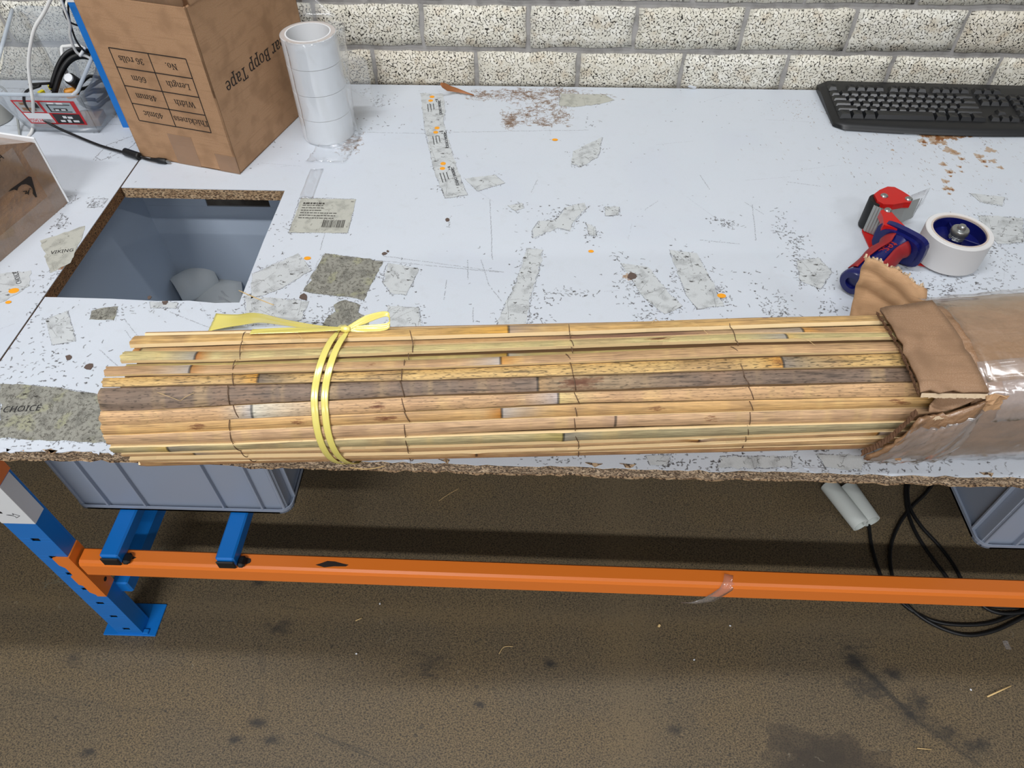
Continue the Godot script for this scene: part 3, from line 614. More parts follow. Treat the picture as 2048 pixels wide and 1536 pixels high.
func bench():
	var t := thing("worktop", "long scuffed white worktop with a waste hole and raw chipboard front edge", "worktop")
	rng.seed = 31
	# outline: right board with the hole notched out of its left side, front edge gnawed ragged
	var hx0 := -0.7235; var hx1 := -0.4235; var hz0 := 0.4075; var hz1 := 0.7005
	var front := P2([])
	var n := 190
	for i in n + 1:
		var x := lerpf(1.75, hx0, float(i) / n)
		var z := 0.9905 + 0.0008 * sin(x * 5.0)
		if x < -0.36: z -= 0.004
		front.append(Vector2(x, z + (rng.randf() - 0.7) * 0.0035))
	var poly := P2([hx0, hz1, -0.70, hz1, -0.62, hz1 + 0.001, -0.55, hz1 + 0.004, -0.50, hz1 + 0.002, -0.46, hz1 + 0.006, hx1, hz1 + 0.004, hx1 - 0.003, 0.55, hx1 - 0.003, hz0, hx0, hz0 - 0.0015, hx0, 0.004, 1.75, 0.004])
	poly.append_array(front)
	var st := mb(true); prism(st, poly, TH - 0.0012, TH, Transform3D.IDENTITY, true, true)
	obj("laminate", st, M.worktop_laminate, t)
	# core: a touch inside the laminate, rough in front
	var core := PackedVector2Array()
	for q in poly:
		core.append(q + (Vector2(0, 0.0012 - rng.randf() * 0.003) if q.y > 0.97 else Vector2.ZERO))
	st = mb(true); prism(st, core, TH - 0.0215, TH - 0.0012, Transform3D.IDENTITY, false, true)
	for i in core.size():
		var a := core[i]; var b := core[(i + 1) % core.size()]
		if a.y > 0.97 and b.y > 0.97: continue
		var e := b - a; var o := Vector2(e.y, -e.x)
		if Geometry2D.is_point_in_polygon((a + b) / 2 + o.normalized() * 1e-5, core): o = -o
		quad(st, Vector3(a.x, TH - 0.0215, a.y), Vector3(b.x, TH - 0.0215, b.y), Vector3(b.x, TH - 0.0012, b.y), Vector3(a.x, TH - 0.0012, a.y), Vector3(o.x, 0, o.y))
	obj("chipboard_core", st, M.chipboard, t)
	# the front edge: flakes standing proud and broken away
	st = mb(true); var rows := []
	for i in 7:
		var r := []
		for j in front.size():
			var f := i / 6.0
			r.append(Vector3(front[j].x, TH - 0.0012 - f * 0.0205, front[j].y - 0.0006 + (rng.randf_range(-0.0022, 0.0020) if i > 0 and i < 6 else 0.0) - 0.002 * f))
		rows.append(r)
	grid(st, rows, func(_p): return Vector3.BACK)
	obj("front_edge", st, M.worn_chipboard, t)
	# white chips of laminate left along the front
	for i in 26:
		var x := rng.randf_range(-0.72, -0.40) if i < 12 else rng.randf_range(-0.4, 1.0)
		var p := ragged(P2([x, 0.984, x + rng.randf_range(0.01, 0.03), 0.985, x + 0.012, 0.9905]), 0.004, 0.001)
		var sc := mb(true); prism(sc, p, TH + 0.0001, TH + 0.0012); obj("laminate_chip", sc, flat("chip_white", Color(0.78, 0.80, 0.835), 0.5) if i % 3 else M.chipboard, t)
	for s in scraps:
		var sm := mb(true)
		var pale: bool = s[2] == "grey_pale"
		prism(sm, ragged(s[0], 0.008, 0.0011 if s[2] != "grey_pale" else 0.0004), TH + 0.00005, TH + 0.0005)
		var o := obj(s[1], sm, M.paper_scrap if pale else M[s[2]], t)
		if s[3]: o.set_meta("label", s[3])
		if pale:
			barcode(o)
		if s[1] == "printed_tape": tape_print(o)
	var lay := func(px: float, pz: float, ang: float) -> Transform3D:
		return Transform3D(Basis(Vector3.UP, ang) * Basis(Vector3.RIGHT, -PI / 2), Vector3(px, TH + 0.0007, pz))
	words("lettering", "VIKING", 0.011, M.label_dark, t, lay.call(-0.7465, 0.5905, -2.9 + PI))
	words("lettering", "CHOICE", 0.010, M.label_dark, t, lay.call(-0.7874, 0.6579, 2.2))
	words("lettering", "CHOICE", 0.014, M.label_dark, t, lay.call(-0.6506, 0.9191, 0.1))
	# small loose chips stuck to the top
	var ch := [-0.3285, 0.6893, 0.0086, -0.5952, 0.8411, 0.0067, -0.1278, 0.4876, 0.0043, -0.2216, 0.581, 0.0048, -0.6302, 0.8259, 0.0067, -0.5356, 0.7087, 0.0057, 0.1751, 0.6271, 0.0095, 0.1989, 0.2988, 0.0005, -0.2175, 0.5757, 0.0029, -0.5625, 0.6982, 0.0038]
	for i in range(0, ch.size(), 3):
		var c := Vector2(ch[i], ch[i + 1]); var pp := PackedVector2Array()
		for k in 7: pp.append(c + Vector2.from_angle(TAU * k / 7.0) * ch[i + 2] * rng.randf_range(0.6, 1.25) * (1.0 if k % 3 else 0.8))
		var sc := mb(true); prism(sc, pp, TH + 0.0001, TH + 0.0010); obj("dirt_chip", sc, flat("chip_brown", Color(0.36, 0.30, 0.27), 0.8), t)
	var dots := [-0.7778, 0.6882, 0.0067, -0.7731, 0.7143, 0.0038, -0.3436, 0.5972, 0.0048, 0.0577, 0.2223, 0.0048, 0.3068, 0.669, 0.0057, 0.1129, 0.5665, 0.0038, 0.4755, 0.9659, 0.0038, -0.6162, 0.9863, 0.0005]
	for i in range(0, dots.size(), 3):
		var pp := PackedVector2Array()
		for k in 12: pp.append(Vector2(dots[i], dots[i + 1]) + Vector2.from_angle(TAU * k / 12.0) * dots[i + 2] * Vector2(1.2, 0.9))
		var sc := mb(true); prism(sc, pp, TH + 0.0005, TH + 0.0008); obj("orange_dot", sc, M.orange_dot, t)
	# the neighbouring board on the left
	t = thing("side_worktop", "white board left of the worktop, its sawn edge showing in the waste hole", "worktop")
	st = mb(true); prism(st, P2([-2.2, 0.004, -0.806, 0.004, -0.806, 0.19, -0.772, 0.19, -0.772, 0.215, -0.7265, 0.215, -0.7265, 0.986, -2.2, 0.986]), TH - 0.0012, TH)
	var side: StandardMaterial3D = M.worktop_laminate.duplicate(); side.uv1_offset.x += 0.45; side.resource_name = "side_laminate"
	obj("laminate", st, side, t)
	st = mb(true); prism(st, P2([-2.2, 0.004, -0.806, 0.004, -0.806, 0.19, -0.772, 0.19, -0.772, 0.215, -0.7265, 0.215, -0.7265, 0.986, -2.2, 0.986]), TH - 0.0215, TH - 0.0012)
	obj("chipboard_core", st, M.sawn_chipboard, t)

func barcode(o: Node):
	# rows of small print and a barcode, on the label near the waste hole
	var g := flat("label_ink", Color(0.27, 0.26, 0.24), 0.8)
	var c0 := [-0.3904, 0.4345]; var cx: Vector2 = Vector2(-0.2938, 0.4349) - Vector2(c0[0], c0[1]); var cz: Vector2 = Vector2(-0.3884, 0.5285) - Vector2(c0[0], c0[1])
	var at := func(u: float, v: float) -> Vector2: return Vector2(c0[0], c0[1]) + cx * u + cz * v
	rng.seed = 44
	var st := mb(true)
	for row in 7:
		var u := 0.06; var v := 0.10 + row * 0.078
		while u < (0.42 if row < 4 else 0.70):
			var du := rng.randf_range(0.02, 0.07)
			var hgt := 0.022 if row else 0.05
			prism(st, PackedVector2Array([at.call(u, v), at.call(u + du, v), at.call(u + du, v + hgt), at.call(u, v + hgt)]), TH + 0.0005, TH + 0.0007)
			u += du + 0.014
	obj("small_print", st, g, o)
	st = mb(true); var u := 0.52
	while u < 0.90:
		var du := rng.randf_range(0.006, 0.02)
		prism(st, PackedVector2Array([at.call(u, 0.62 + rng.randf() * 0.04), at.call(u + du, 0.62), at.call(u + du, 0.85), at.call(u, 0.85)]), TH + 0.0005, TH + 0.0007)
		u += du + rng.randf_range(0.006, 0.016)
	obj("barcode", st, g, o)

func tape_print(o: Node):
	# three repeats: an orange dot, a little picker with an orange, small print and the name
	for e in [[-0.1945, 0.0862, 0.1694], [-0.1704, 0.2135, 0.195], [-0.1438, 0.3419, 0.272]]:
		var c := Vector2(e[0], e[1]); var ang: float = e[2]
		var d := Vector2(sin(ang), cos(ang)); var s := Vector2(cos(ang), -sin(ang))     # along the strip, across it
		for q in [[-0.030, 0.000, 0.0052], [-0.014, -0.004, 0.0050]]:
			var pp := PackedVector2Array()
			for k in 12: pp.append(c + d * q[0] + s * q[1] + Vector2.from_angle(TAU * k / 12.0) * q[2])
			var st := mb(true); prism(st, pp, TH + 0.0005, TH + 0.0008); obj("orange_dot", st, M.orange_dot, o)
		var st2 := mb(true)
		for q in [[-0.017, 0.006, 0.003, 0.010], [-0.012, 0.012, 0.008, 0.003], [-0.010, 0.007, 0.003, 0.004], [-0.014, 0.016, 0.007, 0.002]]:
			var a: Vector2 = c + d * q[0] + s * q[1]
			prism(st2, PackedVector2Array([a, a + d * q[2], a + d * q[2] + s * q[3] * 0.5, a + s * q[3] * 0.5]), TH + 0.0005, TH + 0.0008)
		for k in 3:
			var a: Vector2 = c + d * 0.0 + s * (-0.012 + k * 0.006)
			prism(st2, PackedVector2Array([a, a + d * (0.032 - 0.004 * k), a + d * (0.032 - 0.004 * k) + s * 0.0014, a + s * 0.0014]), TH + 0.0005, TH + 0.0007)
		obj("small_print", st2, M.label_dark, o)
		var m: Vector2 = c + d * 0.020 + s * 0.013
		words("lettering", "VIKING CHOICE", 0.0075, M.label_dark, o, Transform3D(Basis(Vector3.UP, ang - PI / 2) * Basis(Vector3.RIGHT, -PI / 2), Vector3(m.x, TH + 0.0007, m.y)), "Droid Sans", true)

# ============================================================ racking below
func upright(o: Node3D, x0: float, x1: float, zf: float, h: float, slots: Array):
	# rolled post: slotted front flange, two webs going back, open behind; the slots are real holes
	var st := mb(true)
	var cx := (x0 + x1) / 2
	# front face as strips between and beside the slots
	var ys := [0.004]
	var sw := 0.0075; var sh := 0.011
	for s in slots: ys.append(s - sh / 2); ys.append(s + sh / 2)
	ys.append(h)
	for i in range(0, ys.size() - 1):
		if i % 2 == 0: box_between(st, Vector3(x0, ys[i], zf - 0.002), Vector3(x1, ys[i + 1], zf), 0.0004)
		else:
			box_between(st, Vector3(x0, ys[i], zf - 0.002), Vector3(cx - sw, ys[i + 1], zf), 0.0003)
			box_between(st, Vector3(cx + sw, ys[i], zf - 0.002), Vector3(x1, ys[i + 1], zf), 0.0003)
	box_between(st, Vector3(x0, 0.004, zf - 0.030), Vector3(x0 + 0.002, h, zf - 0.001), 0.0005)
	box_between(st, Vector3(x1 - 0.002, 0.004, zf - 0.030), Vector3(x1, h, zf - 0.001), 0.0005)
	box_between(st, Vector3(x0 - 0.006, 0.004, zf - 0.034), Vector3(x0 + 0.010, h, zf - 0.030), 0.0005)
	box_between(st, Vector3(x1 - 0.010, 0.004, zf - 0.034), Vector3(x1, h, zf - 0.030), 0.0005)
	obj("post", st, M.blue_paint, o)
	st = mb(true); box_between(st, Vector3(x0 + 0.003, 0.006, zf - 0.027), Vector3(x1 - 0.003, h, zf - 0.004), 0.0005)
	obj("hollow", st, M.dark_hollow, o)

func rack():
	var t := thing("rack_upright", "blue slotted front rack post with a white sticker, under the bench's left end", "rack post")
	var sl := []
	for i in 10: sl.append(0.025 + 0.0635 * i)
	upright(t, -0.853, -0.797, 0.913, 0.752, sl)
	var st := mb(true); box_between(st, Vector3(-0.883, 0, 0.846), Vector3(-0.770, 0.004, 0.918), 0.001)
	obj("foot_plate", st, M.blue_paint, t)
	st = mb(true); box_between(st, Vector3(-0.796, 0.004, 0.905), Vector3(-0.785, 0.010, 0.915), 0.001)
	obj("weld_lug", st, M.blue_paint, t)
	st = mb(true); box_between(st, Vector3(-0.8535, 0.462, 0.9128), Vector3(-0.7962, 0.572, 0.9137), 0.0003); box_between(st, Vector3(-0.7972, 0.462, 0.884), Vector3(-0.7962, 0.572, 0.913), 0.0003)
	obj("sticker", st, M.white_label, t).set_meta("label", "white sticker with a small arrow")
	st = mb(true)
	var ap := [Vector2(-0.830, 0.490), Vector2(-0.818, 0.490), Vector2(-0.818, 0.495), Vector2(-0.809, 0.488), Vector2(-0.818, 0.481), Vector2(-0.818, 0.486)]
	for i in ap.size(): tube(st, [Vector3(ap[i].x, ap[i].y, 0.9138), Vector3(ap[(i + 1) % 6].x, ap[(i + 1) % 6].y, 0.9138)], 0.0005, 4)
	obj("printed_arrow", st, M.label_dark, t)
	st = mb(true); box_between(st, Vector3(-0.846, 0.494, 0.9136), Vector3(-0.834, 0.500, 0.9141), 0.0002); obj("printed_mark", st, M.label_dark, t)
	st = mb(true)
	for e in [[Vector3(-0.79, 0.160, 0.882), Vector3(-0.79, 0.160, 0.23)]]:
		box_between(st, Vector3(e[0].x - 0.016, e[0].y - 0.02, e[1].z), Vector3(e[0].x + 0.016, e[0].y + 0.018, e[0].z), 0.003)
	obj("brace", st, M.blue_paint, t)
	# the post behind goes up through a notch beside the tall box
	t = thing("rack_upright", "blue rear rack post rising between the clear tub and the tall cardboard box", "rack post")
	st = mb(true)
	box_between(st, Vector3(-0.8035, 0.004, 0.194), Vector3(-0.7885, 2.3, 0.198), 0.001)
	box_between(st, Vector3(-0.8035, 0.004, 0.150), Vector3(-0.8005, 2.3, 0.194), 0.001)
	box_between(st, Vector3(-0.8035, 0.004, 0.146), Vector3(-0.748, 2.3, 0.150), 0.001)
	box_between(st, Vector3(-0.751, 0.004, 0.150), Vector3(-0.748, 2.3, 0.194), 0.001)
	obj("post", st, M.blue_paint, t)
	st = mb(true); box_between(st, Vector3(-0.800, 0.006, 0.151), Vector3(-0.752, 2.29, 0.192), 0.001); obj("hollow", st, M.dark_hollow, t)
	st = mb(true); box_between(st, Vector3(-0.84, 0, 0.13), Vector3(-0.72, 0.004, 0.21), 0.001); obj("foot_plate", st, M.blue_paint, t)
	st = mb(true); box_between(st, Vector3(-0.8038, 1.010, 0.1975), Vector3(-0.7886, 1.12, 0.1988), 0.0003); obj("sticker", st, M.white_label, t)
	# beams
	for e in [[0.282, "orange rack beam low under the bench, carrying the crate bars", 0.157], [0.700, "orange rack beam directly under the front of the worktop", 0.190]]:
		var y: float = e[0]
		t = thing("rack_beam", e[1], "rack beam")
		st = mb(true)
		# rolled tube, rounded along its upper front edge, turned very slightly with the bench
		var prof := P2([0.0, 0.0, -0.0, 0.034, -0.003, 0.040, -0.008, 0.0425, -0.030, 0.0425, -0.034, 0.038, -0.034, 0.0])
		var path := [Vector3(-0.790, y, 0.9145), Vector3(1.75, y, 0.9345)]
		var rows := []
		for q in path:
			var r := []
			for k in prof.size() + 1: r.append(q + Vector3(0, prof[k % prof.size()].y, prof[k % prof.size()].x))
			rows.append(r)
		var ctr: float = y + 0.021
		grid(st, rows, func(p): return Vector3(0, p.y - ctr, p.z - (lerpf(0.9145, 0.9345, (p.x + 0.79) / 2.54) - 0.017)))
		obj("tube", st, M.orange_paint, t)
		# hooked end plate wrapped round the post
		var top: float = y + 0.066
		st = mb(true)
		var hook := P2([-0.797, top, -0.797, top - e[2], -0.812, top - e[2], -0.812, top - 0.150, -0.820, top - 0.140, -0.820, top - 0.112, -0.826, top - 0.108, -0.826, top - 0.075, -0.819, top - 0.068, -0.819, top - 0.040, -0.826, top - 0.030, -0.826, top - 0.004, -0.818, top, ])
		prism(st, hook, 0.9135, 0.9158, Transform3D(Basis(Vector3.RIGHT, Vector3.BACK, Vector3.UP), Vector3.ZERO))
		prism(st, P2([top, 0.9158, top, 0.880, top - e[2], 0.880, top - e[2], 0.9158]), -0.7968, -0.7940, Transform3D(Basis(Vector3.UP, Vector3.RIGHT, Vector3.BACK), Vector3.ZERO))
		obj("end_plate", st, M.orange_paint, t)
		for q in ([[-0.33, 0.055, 0.0035], [-0.715, 0.05, 0.003], [-0.49, 0.025, 0.004]] if e[2] < 0.16 else []):
			st = mb(true); rng.seed = int(q[0] * 100) + 200; var zz: float = lerpf(0.9145, 0.9345, (q[0] + 0.79) / 2.54)
			var sp := PackedVector2Array()
			for kk in 9: sp.append(Vector2(q[0] + cos(kk * TAU / 9.0) * q[1] * 0.5 * rng.randf_range(0.6, 1.2), zz - 0.016 + sin(kk * TAU / 9.0) * q[2] * rng.randf_range(0.8, 2.2)))
			prism(st, sp, y + 0.0424, y + 0.0427); obj("scuff", st, flat("scuff_dark", Color(0.16, 0.12, 0.10), 0.7), t)
		st = mb(true)
		lathe(st, Transform3D(Basis(Vector3.BACK, Vector3.RIGHT, Vector3.UP), Vector3(-0.7936, top - 0.128, 0.893)), [0.0, 0.0, 0.0045, 0.0, 0.0045, 0.0004, 0.0, 0.0004], 14)
		obj("pin_hole", st, M.dark_hollow, t)
	# cross bars that carry the crates
	var k := 0
	for x in [-0.7235, -0.5155, 0.985, 1.19]:
		t = thing("crate_bar", ["blue crate support bar resting on the low beam, the left one under the left crate", "blue crate support bar resting on the low beam, the right one under the left crate", "blue crate support bar under the right crate, nearer its left side", "blue crate support bar under the right crate, nearer its right side"][k], "support bar", Vector3.ZERO, 0.0, "crate support bars")
		var zf := 0.9125 if k < 2 else 0.928
		st = mb(true); box_between(st, Vector3(x - 0.0165, 0.3247, 0.15), Vector3(x + 0.0165, 0.3535, zf), 0.003)
		obj("bar", st, M.blue_paint, t)
		st = mb(true); box_between(st, Vector3(x - 0.0165, 0.3247, zf), Vector3(x + 0.0165, 0.3475, zf + 0.004), 0.002); box_between(st, Vector3(x + 0.0167, 0.3247, zf - 0.018), Vector3(x + 0.031, 0.336, zf + 0.003), 0.004)
		obj("end_cap", st, M.black_rubber, t)
		k += 1
	t = thing("tape_scrap", "strip of clear tape hanging round the low orange beam", "tape")
	st = mb()
	var c0 := Vector3(0.345, 0, 0); var rows2 := []
	for e in [[0.383, 0.326, 0.9015], [0.378, 0.3262, 0.918], [0.372, 0.318, 0.9262], [0.362, 0.296, 0.9268], [0.348, 0.279, 0.9295], [0.325, 0.272, 0.932], [0.300, 0.277, 0.934]]:
		var wd := 0.012 if rows2.size() < 5 else (0.008 if rows2.size() == 5 else 0.001)
		rows2.append([Vector3(e[0] - wd, e[1] + 0.3 * wd, e[2]), Vector3(e[0], e[1], e[2] + 0.001), Vector3(e[0] + wd, e[1] - 0.3 * wd, e[2])])
	sheet(st, rows2, 0.0002)
	obj("strip", st, M.stretch_wrap, t)

# ============================================================ grey stacking crates hung under the bench
func crate(label: String, at: Vector3, w: float, d: float, h: float):
	var t := thing("stacking_crate", label, "crate", at, 0.0, "grey stacking crates")
	var st := mb(true); var g := 0.003; var hw := w / 2
	# floor, then four walls with a grip hole in the back one
	box_between(st, Vector3(-hw + 0.012, 0.003, -d + 0.012), Vector3(hw - 0.012, 0.008, -0.012), 0.001)
	box_between(st, Vector3(-hw + 0.010, 0.003, -0.013), Vector3(hw - 0.010, h, -0.009), 0.001)
	box_between(st, Vector3(-hw + 0.010, 0.003, -d + 0.010), Vector3(-hw + 0.014, h, -0.010), 0.001)
	box_between(st, Vector3(hw - 0.014, 0.003, -d + 0.010), Vector3(hw - 0.010, h, -0.010), 0.001)
	var gx0 := -0.056; var gx1 := 0.079; var gy0 := 0.262; var gy1 := 0.305
	for e in [[-hw + 0.010, 0.003, hw - 0.010, gy0], [-hw + 0.010, gy0, gx0, gy1], [gx1, gy0, hw - 0.010, gy1], [-hw + 0.010, gy1, hw - 0.010, h]]:
		box_between(st, Vector3(e[0], e[1], -d + 0.010), Vector3(e[2], e[3], -d + 0.014), 0.0004)
	obj("body", st, flat("crate_inside", Color(0.74, 0.785, 0.84), 0.55), t)
	st = mb(true)
	rbox(st, Transform3D(Basis.IDENTITY, Vector3(0, h - 0.01, -0.005)), Vector3(w, 0.02, 0.010), 0.002)
	rbox(st, Transform3D(Basis.IDENTITY, Vector3(0, h - 0.01, -d + 0.005)), Vector3(w, 0.02, 0.010), 0.002)
	for s in [-1, 1]: rbox(st, Transform3D(Basis.IDENTITY, Vector3(s * (hw - 0.005), h - 0.01, -d / 2)), Vector3(0.010, 0.02, d), 0.002)
	obj("rim", st, M.crate_grey, t)
	# the rounded skirt that runs round the bottom
	st = mb(true)
	var sk := PackedVector2Array(); var r := 0.022
	for c in [[hw - r, -r, 0.0], [-hw + r, -r, PI / 2], [-hw + r, -d + r, PI], [hw - r, -d + r, 1.5 * PI]]:
		for i in 6: sk.append(Vector2(c[0] + r * cos(c[2] + i * PI / 10), c[1] + r * sin(c[2] + i * PI / 10)))
	prism(st, sk, 0.0, 0.0045)
	for i in sk.size():
		var a := sk[i]; var b := sk[(i + 1) % sk.size()]
		var ia := a - Vector2(0, -d / 2); var ib := b - Vector2(0, -d / 2)
		ia = Vector2(0, -d / 2) + ia * (1.0 - 0.003 / ia.length()); ib = Vector2(0, -d / 2) + ib * (1.0 - 0.003 / ib.length())
		var o := Vector3(a.x + b.x, 0, a.y + b.y + d)
		quad(st, Vector3(a.x, 0, a.y), Vector3(b.x, 0, b.y), Vector3(b.x, 0.011, b.y), Vector3(a.x, 0.011, a.y), o)
		quad(st, Vector3(ia.x, 0.0045, ia.y), Vector3(ib.x, 0.0045, ib.y), Vector3(ib.x, 0.011, ib.y), Vector3(ia.x, 0.011, ia.y), -o)
		quad(st, Vector3(a.x, 0.011, a.y), Vector3(b.x, 0.011, b.y), Vector3(ib.x, 0.011, ib.y), Vector3(ia.x, 0.011, ia.y), Vector3.UP)
	obj("skirt", st, M.crate_grey, t)
	st = mb(true); rbox(st, Transform3D(Basis.IDENTITY, Vector3(0, h / 2, -0.0085)), Vector3(w - 0.02, h - 0.006, 0.0014), 0.0004); obj("front_panel", st, M.crate_grey, t)
	for s in [-1, 1]:
		st = mb(true); rbox(st, Transform3D(Basis.IDENTITY, Vector3(s * (hw - 0.0095), h / 2, -d / 2)), Vector3(0.0014, h - 0.006, d - 0.02), 0.0004); obj("side_panel", st, M.crate_grey, t)
	# stiffening ribs, standing proud of the walls
	for x in [-0.138, -0.068, 0.078, 0.150]:
		st = mb(true); rbox(st, Transform3D(Basis.IDENTITY, Vector3(x, h / 2, -0.0045)), Vector3(0.004, h - 0.004, 0.0085), 0.0006); obj("rib", st, M.crate_grey, t)
	for s in [-1, 1]:
		st = mb(true); rbox(st, Transform3D(Basis.IDENTITY, Vector3(s * (hw - 0.014), h / 2, -0.006)), Vector3(0.006, h - 0.004, 0.006), 0.0015); obj("corner_rib", st, M.crate_grey, t)
		for z in [-0.035, -0.16, -0.30, -0.44, -0.56]:
			st = mb(true); rbox(st, Transform3D(Basis.IDENTITY, Vector3(s * (hw - 0.0045), h / 2, z)), Vector3(0.0085, h - 0.004, 0.004), 0.0006); obj("rib", st, M.crate_grey, t)

func crates():
	crate("grey ribbed plastic crate under the waste hole, with backing paper thrown in", Vector3(-0.618, 0.354, 0.818), 0.405, 0.60, 0.392)
	crate("grey ribbed plastic crate under the bench's right end, behind the loose black cables", Vector3(1.022, 0.354, 0.852), 0.405, 0.60, 0.392)
	# waste in the left crate
	var t := thing("backing_paper", "curled sheet of pale backing paper in the waste crate", "paper")
	var st := mb(); var rows := []
	var c1 := Vector3(-0.7346, 0.41, 0.211); var c2 := Vector3(-0.8036, 0.4, 0.2708); var ax := (c2 - c1).normalized(); var sd := ax.cross(Vector3.UP).normalized()
	if sd.x < 0: sd = -sd
	for i in 19:
		var a := -0.35 + i / 18.0 * 3.9
		var r := []
		for j in 4: r.append(c1.lerp(c2, j / 3.0) + sd * cos(a) * 0.037 + Vector3.UP * sin(a) * 0.040)
		rows.append(r)
	sheet(st, rows, 0.0004); obj("sheet", st, M.paper_white, t)
	t = thing("backing_paper", "flat sheet of pale backing paper in front of the curled one in the waste crate", "paper")
	st = mb(); rows = []
	var q0 := Vector3(-0.7763, 0.4, 0.2578); var q1 := Vector3(-0.6659, 0.415, 0.2169); var q2 := Vector3(-0.6423, 0.39, 0.2964); var q3 := Vector3(-0.7741, 0.375, 0.3008)
	for i in 5:
		var r := []
		for j in 5: r.append(q0.lerp(q1, j / 4.0).lerp(q3.lerp(q2, j / 4.0), i / 4.0) + Vector3(0, 0.006 * sin(j * 0.9) , 0))
		rows.append(r)
	sheet(st, rows, 0.0004); obj("sheet", st, M.paper_white, t)
	t = thing("film_wad", "crumpled wad of clear film in the waste crate behind the papers", "plastic film")
	rng.seed = 9; st = mb(true); rows = []
	for i in 9:
		var r := []
		for j in 9: r.append(Vector3(-0.70 + i * 0.013 + rng.randfn(0, 0.005), maxf(0.372, 0.385 + rng.randfn(0, 0.010)), 0.245 + j * 0.010 + rng.randfn(0, 0.004)))
		rows.append(r)
	sheet(st, rows, 0.0002); obj("film", st, M.stretch_wrap, t)
	t = thing("paper_scrap", "small bent paper strip in the left of the waste crate", "paper")
	st = mb(); rows = []
	for i in 7:
		var a := i / 6.0 * 3.4
		rows.append([Vector3(-0.8441, 0.39, 0.2536) + Vector3(0.012 * cos(a), 0.012 * sin(a), 0), Vector3(-0.8489, 0.38, 0.2705) + Vector3(0.012 * cos(a), 0.012 * sin(a), 0.02)])
	sheet(st, rows, 0.0004); obj("strip", st, M.paper_white, t)

# ============================================================ the rolled bamboo screen
const RA := Vector3(-0.4064, 0.8545, 0.9606)          # a point on the roll's axis
const RR := 0.0795                                      # radius
var RX := Vector3(0.813, 0, -0.048).normalized(); var RF := Vector3(0.058938, 0, 0.998262)
func on_roll(s: float, deg: float, r: float) -> Vector3:
	var a := deg_to_rad(deg); return RA + RX * s + (Vector3.UP * cos(a) + RF * sin(a)) * r

